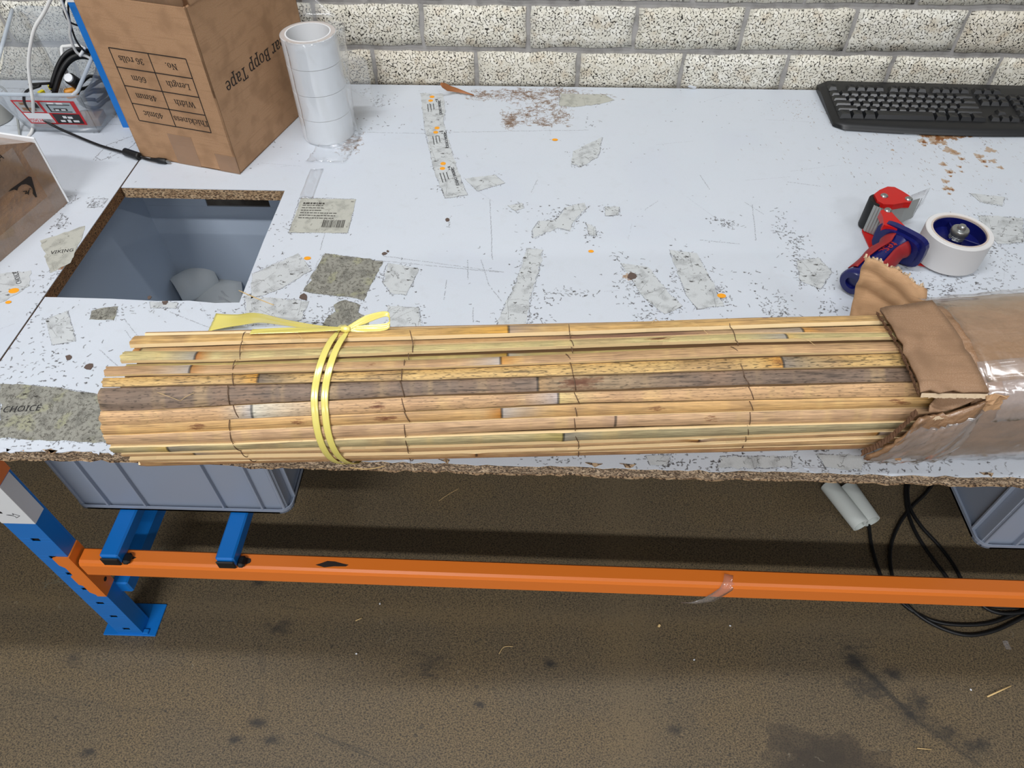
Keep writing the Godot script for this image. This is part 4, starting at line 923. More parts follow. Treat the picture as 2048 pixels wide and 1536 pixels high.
# name -> [start s, base colour, ladder of (s, upper edge, lower edge) in degrees from the top towards the front]
var slats := {}
var nodes := []
func slat_data():
	var C := func(h: String) -> Color: return Color(h)
	slats = {
		"A": [-0.024, C.call("cfa76b"), [[-0.0208, -28.0, -8.8], [0.0817, -28.0, -10.5], [0.2972, -33.4, -12.2], [0.4845, -34.7, -14.7], [0.6777, -43.7, -18.9], [0.8404, -43.6, -21.6]]],
		"B": [-0.018, C.call("c09665"), [[-0.0117, -8.1, -2.9], [0.0877, -9.5, -1.2], [0.3, -11.4, -3.8], [0.4812, -13.5, -6.1], [0.6658, -17.6, -9.2], [0.8233, -19.4, -6.4]]],
		"C": [-0.026, C.call("c9b780"), [[-0.0091, -2.9, 9.2], [0.0912, 0.5, 9.6], [0.3008, -2.5, 6.0], [0.48, -5.0, 3.3], [0.662, -8.2, 1.3], [0.8149, -5.7, 1.7]]],
		"Z": [-0.02, C.call("a89660"), [[-0.02, 9.4, 12.6], [0.094, 10.0, 13.2], [0.3016, 7.5, 12.5], [0.4787, 6.0, 10.1], [0.6578, 4.1, 6.3], [0.8102, 3.4, 6.1]]],
		"D": [-0.0385, C.call("c09b70"), [[-0.0029, 13.1, 21.7], [0.0948, 13.9, 22.1], [0.3019, 13.9, 21.2], [0.4781, 10.6, 19.1], [0.6571, 6.3, 16.2], [0.8089, 6.1, 16.0]]],
		"E": [-0.0405, C.call("cda96d"), [[-0.0005, 23.0, 30.6], [0.0963, 22.9, 30.5], [0.3022, 22.1, 30.6], [0.4772, 20.0, 29.5], [0.6542, 17.8, 28.1], [0.8046, 17.0, 28.0]]],
		"F": [-0.0425, C.call("7f6b5b"), [[0.0007, 31.4, 49.7], [0.0972, 31.4, 46.8], [0.3023, 31.0, 42.9], [0.4765, 30.3, 41.8], [0.6522, 28.9, 40.5], [0.8014, 29.3, 40.5]]],
		"G": [-0.043, C.call("cca478"), [[0.0002, 50.1, 60.7], [0.0969, 47.6, 58.5], [0.302, 44.1, 54.9], [0.4759, 43.5, 51.7], [0.6512, 42.2, 52.1], [0.8001, 41.7, 52.5]]],
		"H": [-0.045, C.call("cfa56d"), [[-0.002, 61.1, 70.3], [0.0954, 58.9, 68.4], [0.3014, 55.7, 64.0], [0.4758, 53.4, 62.5], [0.6514, 52.9, 61.6], [0.8006, 52.9, 61.6]]],
		"I": [-0.044, C.call("cda881"), [[-0.0049, 70.3, 80.2], [0.0931, 68.9, 80.2], [0.3006, 65.4, 77.3], [0.4759, 63.4, 74.0], [0.6524, 62.5, 74.0], [0.8023, 62.5, 74.1]]],
		"J": [-0.043, C.call("bfae82"), [[-0.0098, 81.9, 90.8], [0.0891, 81.4, 90.2], [0.2992, 78.4, 90.1], [0.4766, 77.1, 88.8], [0.6547, 75.1, 87.3], [0.8062, 75.1, 84.3]]],
		"K": [-0.035, C.call("cfa678"), [[-0.0144, 90.8, 97.1], [0.0854, 91.0, 97.3], [0.2975, 91.5, 100.8], [0.4777, 90.7, 98.8], [0.6583, 88.0, 94.6], [0.8108, 85.5, 92.5]]],
		"L": [-0.031, C.call("d6ae7e"), [[-0.019, 98.9, 106.4], [0.0818, 99.1, 108.0], [0.296, 101.9, 114.9], [0.4787, 99.7, 107.7], [0.6609, 95.4, 106.7], [0.8149, 93.2, 105.7]]],
		"M": [-0.024, C.call("c2956a"), [[-0.0237, 106.4, 125.0], [0.076, 111.1, 125.0], [0.294, 112.0, 125.0], [0.4799, 109.1, 125.0], [0.6658, 108.0, 125.0], [0.8234, 107.1, 125.0]]]
	}
	# [slat, s, colour on the left of the joint, colour on the right of it, width of the left stain, of the right]
	nodes = [["A", 0.40, "d7a046", "a48f7c", 0.10, 0.06], ["B", -0.010, "a0642c", "a89468", 0.02, 0.03], ["B", 0.735, "a59684", "c98f45", 0.16, 0.03], ["C", 0.055, "9a938a", "a8632a", 0.04, 0.02], ["C", 0.712, "a8a298", "d9b36c", 0.05, 0.02],
		["Z", 0.398, "a07b2c", "9c958a", 0.03, 0.03], ["D", 0.053, "aaa097", "a8743c", 0.05, 0.02], ["D", 0.390, "b5aaa2", "c58c42", 0.05, 0.03], ["E", 0.127, "cf943e", "6f6154", 0.03, 0.06], ["E", 0.70, "c98f42", "847a70", 0.03, 0.07],
		["F", 0.430, "8a7768", "b08e62", 0.01, 0.03], ["G", 0.120, "b8b2ad", "cbc6b6", 0.04, 0.10], ["G", 0.452, "b8aba6", "d8bf82", 0.05, 0.05], ["H", 0.390, "b87830", "b5aba4", 0.02, 0.06], ["H", 0.868, "c49a55", "8f8d7c", 0.02, 0.08], ["I", 0.515, "b9977c", "c9a585", 0.02, 0.03],
		["J", 0.020, "c8a860", "8d8577", 0.03, 0.06], ["J", 0.458, "c3b06a", "9d9688", 0.05, 0.05], ["K", 0.045, "b98d55", "a19080", 0.02, 0.04], ["K", 0.815, "c68d48", "b3a294", 0.02, 0.05], ["K", 0.612, "a9793f", "b8a08a", 0.03, 0.03], ["L", 0.36, "b07a48", "a8764a", 0.01, 0.02]]

func bamboo_material():
	slat_data()
	# one 64-pixel strip of the picture per slat: grain, joints and mildew of each cane
	var w := 2048; var h := 1024
	var g1 := streaks(w, h, 71, 48, 0.11); var g2 := streaks(w, h, 72, 220, 0.16); var g3 := streaks(w, h, 73, 700, 0.13); var g4 := streaks(w, h, 74, 300, 0.05)
	var cut := Color(0.93, 0.83, 0.64)
	var b := PackedByteArray(); b.resize(w * h * 3)
	var names := slats.keys()
	var pn := FastNoiseLite.new(); pn.seed = 77; pn.frequency = 0.006; pn.fractal_octaves = 3
	for k in 16:
		var nm: String = names[k] if k < names.size() else ""
		var base: Color = cut
		if nm: base = slats[nm][1]
		elif k == 14: base = Color(0.72, 0.56, 0.37)
		var mine := []
		for q in nodes:
			if q[0] == nm: mine.append([(q[1] + 0.06) / 1.1 * w, Color(q[2]), Color(q[3]), q[4] / 1.1 * w, q[5] / 1.1 * w])
		var spotty: float = {"E": 0.9, "G": 0.4, "C": 0.16, "B": 0.16, "F": 0.5}.get(nm, 0.09)
		for x in w:
			var pat := pn.get_noise_2d(x, k * 900.0); var pat2 := pn.get_noise_2d(x * 2.3 + 5000.0, k * 900.0)
			var c0 := base.lerp(Color(0.60, 0.47, 0.36), smoothstep(0.0, 0.55, pat) * 0.34) if k < 15 else base
			if k < 15: c0 = c0.lerp(Color(0.90, 0.76, 0.50), smoothstep(0.05, 0.6, pat2) * 0.30)
			var s := x / float(w) * 1.1 - 0.06
			if nm == "B": c0 = c0.lerp(Color("8a6650"), smoothstep(0.40, 0.50, s) * (1.0 - smoothstep(0.58, 0.66, s)))
			if nm == "F": c0 = c0.lerp(Color("9c8568"), smoothstep(0.42, 0.46, s) * (1.0 - smoothstep(0.50, 0.62, s)))
			if nm == "J": c0 = c0.lerp(Color("a79c7c"), smoothstep(0.5, 0.6, s) * 0.6)
			var ring := 0.0
			for q in mine:
				var d: float = x - q[0]
				if d < 0: c0 = c0.lerp(q[1], clampf(1.0 + d / q[3], 0, 1) ** 1.3 * 0.95)
				else: c0 = c0.lerp(q[2], clampf(1.0 - d / q[4], 0, 1) ** 1.3 * 0.95)
				ring = maxf(ring, 1.0 - smoothstep(1.0, 4.0, absf(d)))
			for y in 64:
				var i := (k * 64 + y) * w + x
				var f := 0.95 + (g1[i] - 128) / 128.0 * 0.16 + (g2[i] - 128) / 128.0 * 0.12
				f -= smoothstep(0.62, 0.85, g4[i] / 255.0) * (0.30 if nm == "F" or nm == "E" else 0.13)
				var spot: float = smoothstep(0.64 - 0.06 * spotty, 0.80, g3[i] / 255.0) * minf(spotty, 0.8)
				var dim := 1.0 - 0.62 * spot
				if k == 15: f = 1.0
				if k < 15: f -= 0.42 * ring
				var r := c0.r * f * dim; var gg := c0.g * f * dim; var bb := c0.b * f * dim
				b[i * 3] = clampi(int(r * 255), 0, 255); b[i * 3 + 1] = clampi(int(gg * 255), 0, 255); b[i * 3 + 2] = clampi(int(bb * 255), 0, 255)
	var m := flat("bamboo", Color.WHITE, 0.52); var im := from_bytes(b, w, h)
	# knots and bruises: slat, s, length
	rng.seed = 78
	for q in [["H", 0.060, 16], ["H", 0.167, 12], ["H", 0.268, 20], ["H", 0.560, 12], ["E", 0.694, 9], ["K", 0.612, 16], ["I", 0.62, 9], ["G", 0.255, 14], ["D", 0.25, 6], ["A", 0.70, 10], ["H", 0.83, 16], ["F", 0.475, 34], ["C", 0.57, 22]]:
		var px: float = (q[1] + 0.06) / 1.1 * w; var py: float = names.find(q[0]) * 64 + 32
		for k in 9: blot(im, Vector2(px + rng.randfn(0, q[2] * 0.5), py + rng.randfn(0, 7)), q[2] * 0.30, Color(0.36, 0.20, 0.12), 0.28, 2.2)
	m.albedo_texture = tex(im)
	m.metallic_specular = 0.4

func slat_mesh(strip: int, ladder: Array, s0: float, s1: float, n: int, rise: float, tilt: float, sd: int, joints: Array) -> SurfaceTool:
	rng.seed = sd
	var st := mb(false); var T := 7
	var cols := []; var jit := 0.0; var jit2 := 0.0
	for i in n + 1:
		var s := lerpf(s0, s1, float(i) / n)
		# where the edges are at s
		var q := 0
		while q < ladder.size() - 2 and ladder[q + 1][0] < s: q += 1
		var f: float = clampf((s - ladder[q][0]) / (ladder[q + 1][0] - ladder[q][0]), 0.0, 1.25)
		jit = jit * 0.7 + rng.randfn(0, 0.10); jit2 = jit2 * 0.7 + rng.randfn(0, 0.10)
		var up: float = lerpf(ladder[q][1], ladder[q + 1][1], f) + jit; var lo: float = lerpf(ladder[q][2], ladder[q + 1][2], f) + jit2
		var bump := 0.0
		for j in joints: bump = maxf(bump, 0.0011 * exp(-pow((s - j) / 0.0035, 2)))
		var c := []
		for k in T + 1:
			var t := float(k) / T
			var dome := (lo - up) / 10.0 * 0.0016 * (1.0 - pow(2 * t - 1, 2))
			c.append(on_roll(s + (0.0 if i > 0 and i < n else rng.randfn(0, 0.0008)), lerpf(up, lo, t), RR - 0.0016 + rise + dome + bump + tilt * (t - 0.5)))
		var under := []
		for k in 3: under.append(on_roll(s, lerpf(up, lo, k / 2.0), RR - 0.0066 + rise + tilt * (k / 2.0 - 0.5)))
		cols.append([c, under])
	var uvx := func(i) -> float: return (lerpf(s0, s1, float(i) / n) + 0.06) / 1.1
	st.set_smooth_group(0)
	for i in n:
		var A: Array = cols[i][0]; var B: Array = cols[i + 1][0]
		for k in T:
			var o: Vector3 = A[k] - (RA + RX * (A[k] - RA).dot(RX))
			var v0 := (strip + 0.06 + 0.88 * k / T) / 16.0; var v1 := (strip + 0.06 + 0.88 * (k + 1) / T) / 16.0
			var u0: float = uvx.call(i); var u1: float = uvx.call(i + 1)
			tri(st, A[k], A[k + 1], B[k + 1], o, Vector2(u0, v0), Vector2(u0, v1), Vector2(u1, v1))
			tri(st, A[k], B[k + 1], B[k], o, Vector2(u0, v0), Vector2(u1, v1), Vector2(u1, v0))
	st.set_smooth_group(-1)
	for i in n:
		var A: Array = cols[i][0]; var B: Array = cols[i + 1][0]; var a: Array = cols[i][1]; var b: Array = cols[i + 1][1]
		var u := Vector2(uvx.call(i), 15.5 / 16.0)
		for e in [[A[0], B[0], b[0], a[0], A[0] - A[T]], [A[T], B[T], b[2], a[2], A[T] - A[0]]]:
			tri(st, e[0], e[1], e[2], e[4], u, u, u); tri(st, e[0], e[2], e[3], e[4], u, u, u)
		for k in 2:
			var o: Vector3 = (RA + RX * (a[k] - RA).dot(RX)) - a[k]
			tri(st, a[k], a[k + 1], b[k + 1], o, u, u, u); tri(st, a[k], b[k + 1], b[k], o, u, u, u)
	for e in [0, n]:
		var A: Array = cols[e][0]; var a: Array = cols[e][1]; var u := Vector2(0.5, 15.5 / 16.0); var o := -RX if e == 0 else RX
		for k in T:
			var m0: Vector3 = a[0].lerp(a[2], float(k) / T); var m1: Vector3 = a[0].lerp(a[2], float(k + 1) / T)
			tri(st, A[k], A[k + 1], m1, o, u, u, u); tri(st, A[k], m1, m0, o, u, u, u)
	return st

func bamboo_roll():
	var t := thing("bamboo_screen", "rolled-up screen of split bamboo canes bound with wire, lying along the front of the bench", "bamboo screen")
	var names := slats.keys(); var i := 0
	var rise := {"A": 0.0008, "B": -0.0016, "C": 0.0008, "Z": -0.0032, "D": 0.0018, "E": 0.0008, "F": 0.0, "G": 0.0016, "H": 0.0006, "I": 0.0010, "J": 0.0016, "K": 0.0010, "L": 0.0016, "M": 0.0}
	var tilt := {"A": 0.0030, "B": 0.0026, "C": 0.0030, "Z": 0.0015, "D": 0.0034, "E": 0.0036, "F": 0.0012, "G": 0.0, "H": -0.0006, "I": -0.0012, "J": -0.0030, "K": -0.0026, "L": -0.0030, "M": -0.002}
	for nm in names:
		var js := []
		for q in nodes:
			if q[0] == nm: js.append(q[1])
		var d: Array = slats[nm]
		var o := obj("slat", slat_mesh(i, d[2], d[0], 1.02, 70, rise[nm], tilt[nm], 100 + i, js), M.bamboo, t)
		i += 1
	# canes on the far and under side of the roll
	for k in 17:
		var a := 126.5 + k * 11.05
		var lad := [[-0.03, a, a + 10.4], [1.02, a + 2.0 - 0.9 * k / 16.0 * 20.0 * 0.0, a + 12.2]]
		obj("slat", slat_mesh(14, lad, -0.03 + rng.randf_range(-0.01, 0.012), 1.02, 10, 0.0, 0.0, 200 + k, []), M.bamboo, t)
	# turns inside the roll
	var st := mb(true)
	rng.seed = 81
	for ring in 5:
		var r := RR - 0.0145 - ring * 0.0075; var n := int(TAU * r / 0.0165)
		for k in n:
			var a := TAU * k / n + ring
			var c := RA + RX * 0.49 + (Vector3.UP * cos(a) + RF * sin(a)) * r
			var bs := Basis(RX, (Vector3.UP * cos(a) + RF * sin(a)), RX.cross(Vector3.UP * cos(a) + RF * sin(a)))
			rbox(st, Transform3D(bs, c + RX * rng.randfn(0, 0.004)), Vector3(1.02, 0.005, 0.0135), 0.001)
	var inner := obj("inner_turns", st, flat("bamboo_plain", Color(0.52, 0.40, 0.27), 0.8), t); inner.set_meta("kind", "stuff")
	# four lines of binding wire, each kinking from cane to cane
	for wl in [[0.0977, -27.9, 0.1010, -10.1, 0.1010, -10.1, 0.1048, 9.8, 0.0999, 10.7, 0.0993, 22.1, 0.0993, 22.1, 0.1014, 32.2, 0.0952, 31.7, 0.0967, 46.8, 0.1005, 47.3, 0.1054, 57.4, 0.0950, 58.9, 0.0934, 68.4, 0.0932, 69.4, 0.0926, 80.3, 0.0924, 80.9, 0.0976, 89.9, 0.0976, 89.9, 0.1016, 99.9, 0.1016, 99.9, 0.1067, 109.9],
		[0.2856, -25.5, 0.2905, -10.9, 0.2905, -10.9, 0.2933, -0.9, 0.2933, -0.9, 0.2934, 6.9, 0.2889, 7.8, 0.2898, 13.7, 0.2852, 13.6, 0.2850, 20.9, 0.2828, 21.8, 0.2824, 31.1, 0.2807, 31.1, 0.2855, 44.2, 0.2821, 45.0, 0.2854, 55.4, 0.2843, 55.8, 0.2898, 64.3, 0.2833, 66.5, 0.2835, 78.6, 0.2829, 78.6, 0.2836, 89.7, 0.2836, 89.7, 0.2837, 100.3, 0.2827, 102.4, 0.2842, 125.4],
		[0.4704, -31.2, 0.4692, -12.9, 0.4690, -11.3, 0.4688, -4.9, 0.4686, -3.0, 0.4718, 4.1, 0.4688, 5.1, 0.4699, 10.8, 0.4624, 11.6, 0.4681, 18.7, 0.4663, 19.6, 0.4690, 30.0, 0.4690, 30.4, 0.4713, 42.0, 0.4695, 43.6, 0.4751, 52.4, 0.4706, 55.7, 0.4724, 62.7, 0.4696, 64.5, 0.4712, 76.3, 0.4702, 77.9, 0.4757, 88.9, 0.4757, 88.9, 0.4771, 97.4, 0.4766, 98.3, 0.4802, 125.4],
		[0.6607, -43.6, 0.6538, -16.1, 0.6538, -16.1, 0.6536, 2.4, 0.6536, 2.4, 0.6545, 7.3, 0.6461, 8.2, 0.6547, 15.2, 0.6531, 23.3, 0.6562, 34.4, 0.6562, 34.4, 0.6620, 41.9, 0.6603, 41.9, 0.6663, 52.3, 0.6617, 53.5, 0.6666, 61.4, 0.6633, 62.7, 0.6650, 74.2, 0.6629, 75.2, 0.6670, 85.6, 0.6647, 87.5, 0.6663, 94.0, 0.6645, 95.6, 0.6672, 105.5]]:
		st = mb(); rng.seed = int(wl[0] * 1000)
		for q in range(0, wl.size() - 3, 4):
			var p := []
			for k in 7:
				var f := k / 6.0
				p.append(on_roll(lerpf(wl[q], wl[q + 2], f), lerpf(wl[q + 1], wl[q + 3], f), RR + 0.0024 - 0.0022 * pow(absf(2 * f - 1), 2.0)))
			tube(st, p, 0.0005, 5)
		obj("binding_wire", st, M.wire_rust, t)
	# a few torn fibres
	for e in [[0.10, -11, 0.20, -6], [0.16, -16, 0.17, -8], [0.60, -28, 0.625, -4], [0.575, -30, 0.565, -22], [0.565, 2, 0.60, -3], [0.02, 36, 0.045, 43], [0.045, 43, 0.06, 37], [0.72, 2, 0.74, 10]]:
		st = mb(); tube(st, [on_roll(e[0], e[1], RR + 0.002), on_roll((e[0] + e[2]) / 2, (e[1] + e[3]) / 2, RR + 0.006), on_roll(e[2], e[3], RR + 0.002)], 0.00022, 4, 4)
		obj("fibre", st, M.straw, t)

func strap(st: SurfaceTool, c: Array, wide: float, n := 6, flat_up := Vector3.ZERO):
	# a ribbon with slight lengthwise creases through (centre, width direction) pairs
	var pts := []; var dirs := []
	for e in c: pts.append(e[0]); dirs.append(e[1])
	var rows := []
	var p := curve(pts, n); var d := curve(dirs, n); var ws := []
	for i in p.size():
		var t := float(i) / (p.size() - 1) * (c.size() - 1); var k := mini(int(t), c.size() - 2)
		var w: float = lerpf(c[k][2] if c[k].size() > 2 else wide, c[k + 1][2] if c[k + 1].size() > 2 else wide, t - k)
		var tang: Vector3 = (p[mini(i + 1, p.size() - 1)] - p[maxi(i - 1, 0)]).normalized()
		var dd: Vector3 = d[i].normalized(); var nn := tang.cross(dd).normalized()
		var r := []
		for j in 9: r.append(p[i] + dd * w * (j / 8.0 - 0.5) + nn * (0.0006 if j % 2 else -0.0002) * (0.6 + 0.5 * sin(j * 2.1 + i * 0.31)))
		rows.append(r)
	sheet(st, rows, 0.00025)

func ribbon():
	var t := thing("ribbon_tie", "yellow plastic ribbon tied twice round the bamboo roll with a loop and two loose ends", "ribbon")
	for e in [[0.1885, [0.0, 0.205]], [0.1995, [0.0, 0.217]]]:
		var st := mb(); var c := []
		for k in 41:
			var a := lerpf(-19.0, 341.0, k / 40.0)
			var s: float = e[0]
			if a < 45: s += 0.018 * pow((45 - a) / 64.0, 1.4)
			elif a < 130: s += 0.012 * pow((a - 60) / 60.0, 2.0) if a > 60 else 0.0
			else: s += lerpf(0.016, 0.018, (a - 130) / 211.0)
			c.append([on_roll(s, a, RR + 0.0032), RX, 0.0034 if k == 0 or k == 40 else (0.0078)])
		strap(st, c, 0.0078, 2)
		obj("band", st, M.yellow_ribbon, t)
	var knot := on_roll(0.2155, -19.0, RR + 0.006)
	var st := mb()
	lathe(st, Transform3D(Basis(Vector3.UP, Vector3.RIGHT, Vector3.BACK), knot), [0.0, -0.006, 0.003, -0.005, 0.0045, 0.0, 0.003, 0.005, 0.0, 0.006], 12)
	obj("knot", st, M.yellow_ribbon, t)
	# loop to the right
	st = mb(); var w := Vector3(0, 0.66, -0.75)
	strap(st, [[knot, w, 0.004], [knot + Vector3(0.022, 0.006, -0.010), w, 0.010], [knot + Vector3(0.044, 0.008, -0.018), w, 0.006], [knot + Vector3(0.049, 0.005, -0.012), w, 0.006], [knot + Vector3(0.046, 0.000, -0.006), w, 0.008], [knot + Vector3(0.022, -0.001, -0.002), w, 0.009], [knot, w, 0.004]], 0.008, 6)
	obj("loop", st, M.yellow_ribbon, t)
	# short end lying to the left on the roll
	st = mb(); w = (on_roll(0.1, -10, RR) - on_roll(0.1, -24, RR)).normalized()
	strap(st, [[knot, w, 0.004], [on_roll(0.185, -19.5, RR + 0.006), w, 0.010], [on_roll(0.15, -21.0, RR + 0.005), w, 0.0135], [on_roll(0.118, -20.5, RR + 0.0048), w, 0.0125], [on_roll(0.108, -20.0, RR + 0.005), w, 0.0125]], 0.012, 7)
	obj("short_end", st, M.yellow_ribbon, t)
	# long frayed end trailing over the back on to the bench
	st = mb(); w = Vector3(0, 0.66, -0.75); var w2 := Vector3(0.1, 0.15, -1)
	strap(st, [[knot, w, 0.004], [Vector3(-0.2332, 0.91, 0.8933), w, 0.006], [Vector3(-0.2886, 0.88, 0.855), w, 0.0075], [Vector3(-0.353, 0.835, 0.8), w, 0.013], [Vector3(-0.4038, 0.8, 0.7695), w2, 0.022], [Vector3(-0.4462, 0.783, 0.757), w2, 0.034]], 0.012, 6)
	obj("long_end", st, M.yellow_ribbon, t)

# ============================================================ the torn carton round the right end of the roll
func carton():
	var t := thing("carton", "torn cardboard carton wrapped in clear tape, sleeved over the bamboo roll's right end", "carton")
	rng.seed = 51
	var sec := P2([0.829, TH + 0.004, 0.826, 0.83, 0.825, 0.885, 0.827, 0.904, 0.833, 0.914, 0.856, 0.928, 0.88, 0.9395, 0.905, 0.9425, 0.93, 0.9415, 0.955, 0.936, 0.977, 0.9285, 0.988, 0.920, 0.9945, 0.908, 0.996, 0.885, 0.995, 0.85, 0.987, 0.81, 0.972, TH + 0.008, 0.965, TH + 0.004])
	var rows := []
	var xs := [0.0, 0.014, 0.03, 0.05, 0.075, 0.10, 0.13, 0.17, 0.25, 0.45, 0.78]
	for i in xs.size():
		var r := []
		for k in sec.size() + 1:
			var q := sec[k % sec.size()]
			var x: float = 0.476 + 0.10 * (q.x - 0.86) + xs[i]
			if i == 0: x += rng.randfn(0, 0.0016)
			var high := clampf((q.y - TH) / 0.15, 0, 1)
			var rise := high * (0.11 if q.x < 0.9 else 0.13) * minf(xs[i], 0.25)
			r.append(Vector3(x, q.y + rise + rng.randfn(0, 0.0007) * high, q.x - 0.060 * xs[i] + rng.randfn(0, 0.0007)))
		r[-1] = r[0]
		rows.append(r)
	rows.reverse()
	var st := mb(); sheet(st, rows, 0.0035)
	obj("sleeve", st, M.wrapped_card, t)
	st = mb(true); box_between(st, Vector3(1.256, TH + 0.004, 0.79), Vector3(1.262, 0.95, 0.93), 0.001); obj("end_panel", st, M.kraft_card, t)
	# flap folded out over the roll
	st = mb(); rows = []
	var a := Vector3(0.42, 0.935, 0.8722); var b := Vector3(0.484, 0.937, 0.8589); var c := Vector3(0.4905, 0.939, 0.9997); var d := Vector3(0.4235, 0.938, 0.9995)
	for i in 13:
		var f := i / 12.0; var r := []
		for j in 9:
			var g := j / 8.0
			var q: Vector3 = a.lerp(d, f).lerp(b.lerp(c, f), g)
			q.y += 0.006 * sin(f * PI) + 0.0015 * sin(g * 9.0) * (1.0 - g) + (0.003 if i == 7 else 0.0) * -1.0
			if j == 0: q.x += rng.randfn(0, 0.0014)
			if i == 12: q.z += rng.randfn(0, 0.0012)
			r.append(q)
		rows.append(r)
	rows.reverse(); sheet(st, rows, 0.0042)
	obj("top_flap", st, M.kraft_card, t)
	st = mb(true); rows = []
	for i in 61:
		var f := i / 60.0
		var q: Vector3 = a.lerp(d, f) + Vector3(-0.0012, 0.006 * sin(f * PI) - 0.0008, 0)
		rows.append([q + Vector3(rng.randfn(0, 0.0006), 0.0002, 0), q + Vector3(-0.0012 * (i % 2), -0.002, 0), q + Vector3(rng.randfn(0, 0.0006), -0.0042, 0)])
	grid(st, rows, func(_p): return Vector3.LEFT); obj("fluted_edge", st, M.card_edge, t)
	st = mb(true)
	for i in 24:
		var f := i / 24.0
		var q: Vector3 = d.lerp(c, f) + Vector3(0, 0.0006, 0.0012); var q2: Vector3 = d.lerp(c, f + 0.05) + Vector3(0, 0.0006, 0.0012)
		quad(st, q, q2, q2 + Vector3(0, -0.004 - rng.randf() * 0.002, 0.002), q + Vector3(0, -0.004 - rng.randf() * 0.002, 0.002), Vector3(0, 0.3, 1))
	obj("torn_edge", st, M.torn_paper, t)
	# flap bent out behind the roll, its upper edge torn off
	st = mb(); rows = []
	var tornrow := []
	for i in 34:
		var f := i / 33.0
		var r := []
		for j in 15:
			var g := j / 14.0
			var base := Vector3(0.4475, 0, 0.762).lerp(Vector3(0.522, 0, 0.806), g)
			var y := TH + 0.004 + f * lerpf(0.138, 0.122, g)
			var lean := 0.030 * pow(1.0 - f, 1.6) + 0.004 * sin(f * 7.0 + g * 2.0) - 0.016 * pow(f, 3.0) + 0.0022 * sin(f * 34.0 + g * 2.5) * smoothstep(0.45, 0.75, f)
			var q := base + Vector3(0.0, y, lean) + Vector3(0.004 * sin(g * 5.0), 0.0015 * sin(g * 13.0) * f, 0.003 * sin(g * 6.0 + f * 3.0))
			if i == 33: q.y += rng.randfn(0, 0.0018)
			r.append(q)
		rows.append(r)
		if i == 33: tornrow = r
	sheet(st, rows, 0.0035)
	obj("rear_flap", st, M.pale_fluting, t)
	st = mb(true)
	for k in tornrow.size() - 1:
		for m in 3:
			var p0: Vector3 = tornrow[k].lerp(tornrow[k + 1], m / 3.0); var p1: Vector3 = tornrow[k].lerp(tornrow[k + 1], (m + 1) / 3.0)
			var up := Vector3(rng.randfn(0, 0.001), rng.randf_range(0.001, 0.0035), rng.randfn(-0.001, 0.002))
			quad(st, p0 + Vector3(0, -0.004, 0.0008), p1 + Vector3(0, -0.004, 0.0008), p1 + up, p0 + up + Vector3(0, rng.randfn(0, 0.002), 0), Vector3(0, 0.5, 1))
			quad(st, p0 + Vector3(0, -0.004, -0.004), p1 + Vector3(0, -0.004, -0.004), p1 + up, p0 + up, Vector3(0, 0.5, -1))
	obj("torn_edge", st, M.torn_paper, t)
	# flap torn down along the front
	st = mb(); rows = []
	var tip := Vector3(0.399, 0.8333, 1.006); var upl := Vector3(0.4266, 0.9148, 1.01); var hb := Vector3(0.4858, 0.8192, 0.992); var ht := Vector3(0.4951, 0.9291, 0.998)
	for i in 13:
		var f := i / 12.0; var r := []
		for j in 15:
			var g := j / 14.0
			var q: Vector3 = tip.lerp(hb, g).lerp(upl.lerp(ht, g), f)
			q.z += 0.004 * sin(g * 7.0 + f * 2.0) * (1.0 - g) + 0.006 * sin(f * PI)
			q.y -= 0.012 * f * sin(g * PI)
			if j == 0: q.x += rng.randfn(0, 0.0012)
			if i == 12: q.y += rng.randfn(0, 0.0016)
			r.append(q)
		rows.append(r)
	sheet(st, rows, 0.004)
	obj("front_flap", st, M.wrapped_card, t)
	st = mb(true)
	var er := []
	for i in 41:
		var f := i / 40.0
		var q: Vector3 = tip.lerp(upl, f) + Vector3(-0.0008, 0, 0.006 * sin(f * PI) + 0.0004)
		er.append([q + Vector3(rng.randfn(0, 0.0006), 0, 0), q + Vector3(-0.0014 * (i % 2) + 0.001, 0.001, -0.003), q + Vector3(rng.randfn(0, 0.0006), 0.001, -0.007)])
	grid(st, er, func(_p): return Vector3(-1, 0.4, 0)); obj("fluted_edge", st, M.card_edge, t)
	# the peeled inner liner folded over behind the front flap
	st = mb(); rows = []
	for i in 5:
		var f := i / 4.0; var r := []
		for j in 9:
			var g := j / 8.0
			var q: Vector3 = upl.lerp(ht, g) + Vector3(0.012 * (1.0 - g), -0.010 * sin(g * PI) + 0.006 * f, -0.004 - 0.020 * f * sin(g * PI * 0.9 + 0.2))
			r.append(q)
		rows.append(r)
	sheet(st, rows, 0.0015); obj("peeled_liner", st, M.kraft_card, t)
	st = mb(true)
	for k in 14:
		var g := k / 14.0
		var q: Vector3 = upl.lerp(ht, 0.10 + g * 0.6) + Vector3(0, -0.012 * sin((0.1 + g * 0.6) * PI), 0.0016); var q2: Vector3 = upl.lerp(ht, 0.10 + (g + 0.08) * 0.6) + Vector3(0, -0.012 * sin((0.1 + g * 0.6) * PI), 0.0016)
		quad(st, q, q2, q2 + Vector3(0.001, -0.003 - rng.randf() * 0.003, 0.001), q + Vector3(0.001, -0.003 - rng.randf() * 0.003, 0.001), Vector3(0, 0.5, 1))
	obj("torn_edge", st, M.torn_paper, t)
	# crumpled corner where the flaps tore apart
	st = mb(true); rows = []
	for i in 6:
		var r := []
		for j in 6: r.append(Vector3(0.5019, 0.9269, 0.998) + Vector3((j - 2.5) * 0.0045 + rng.randfn(0, 0.001), (i - 2.5) * 0.0045 + rng.randfn(0, 0.001), rng.randfn(0.002, 0.002)))
		rows.append(r)
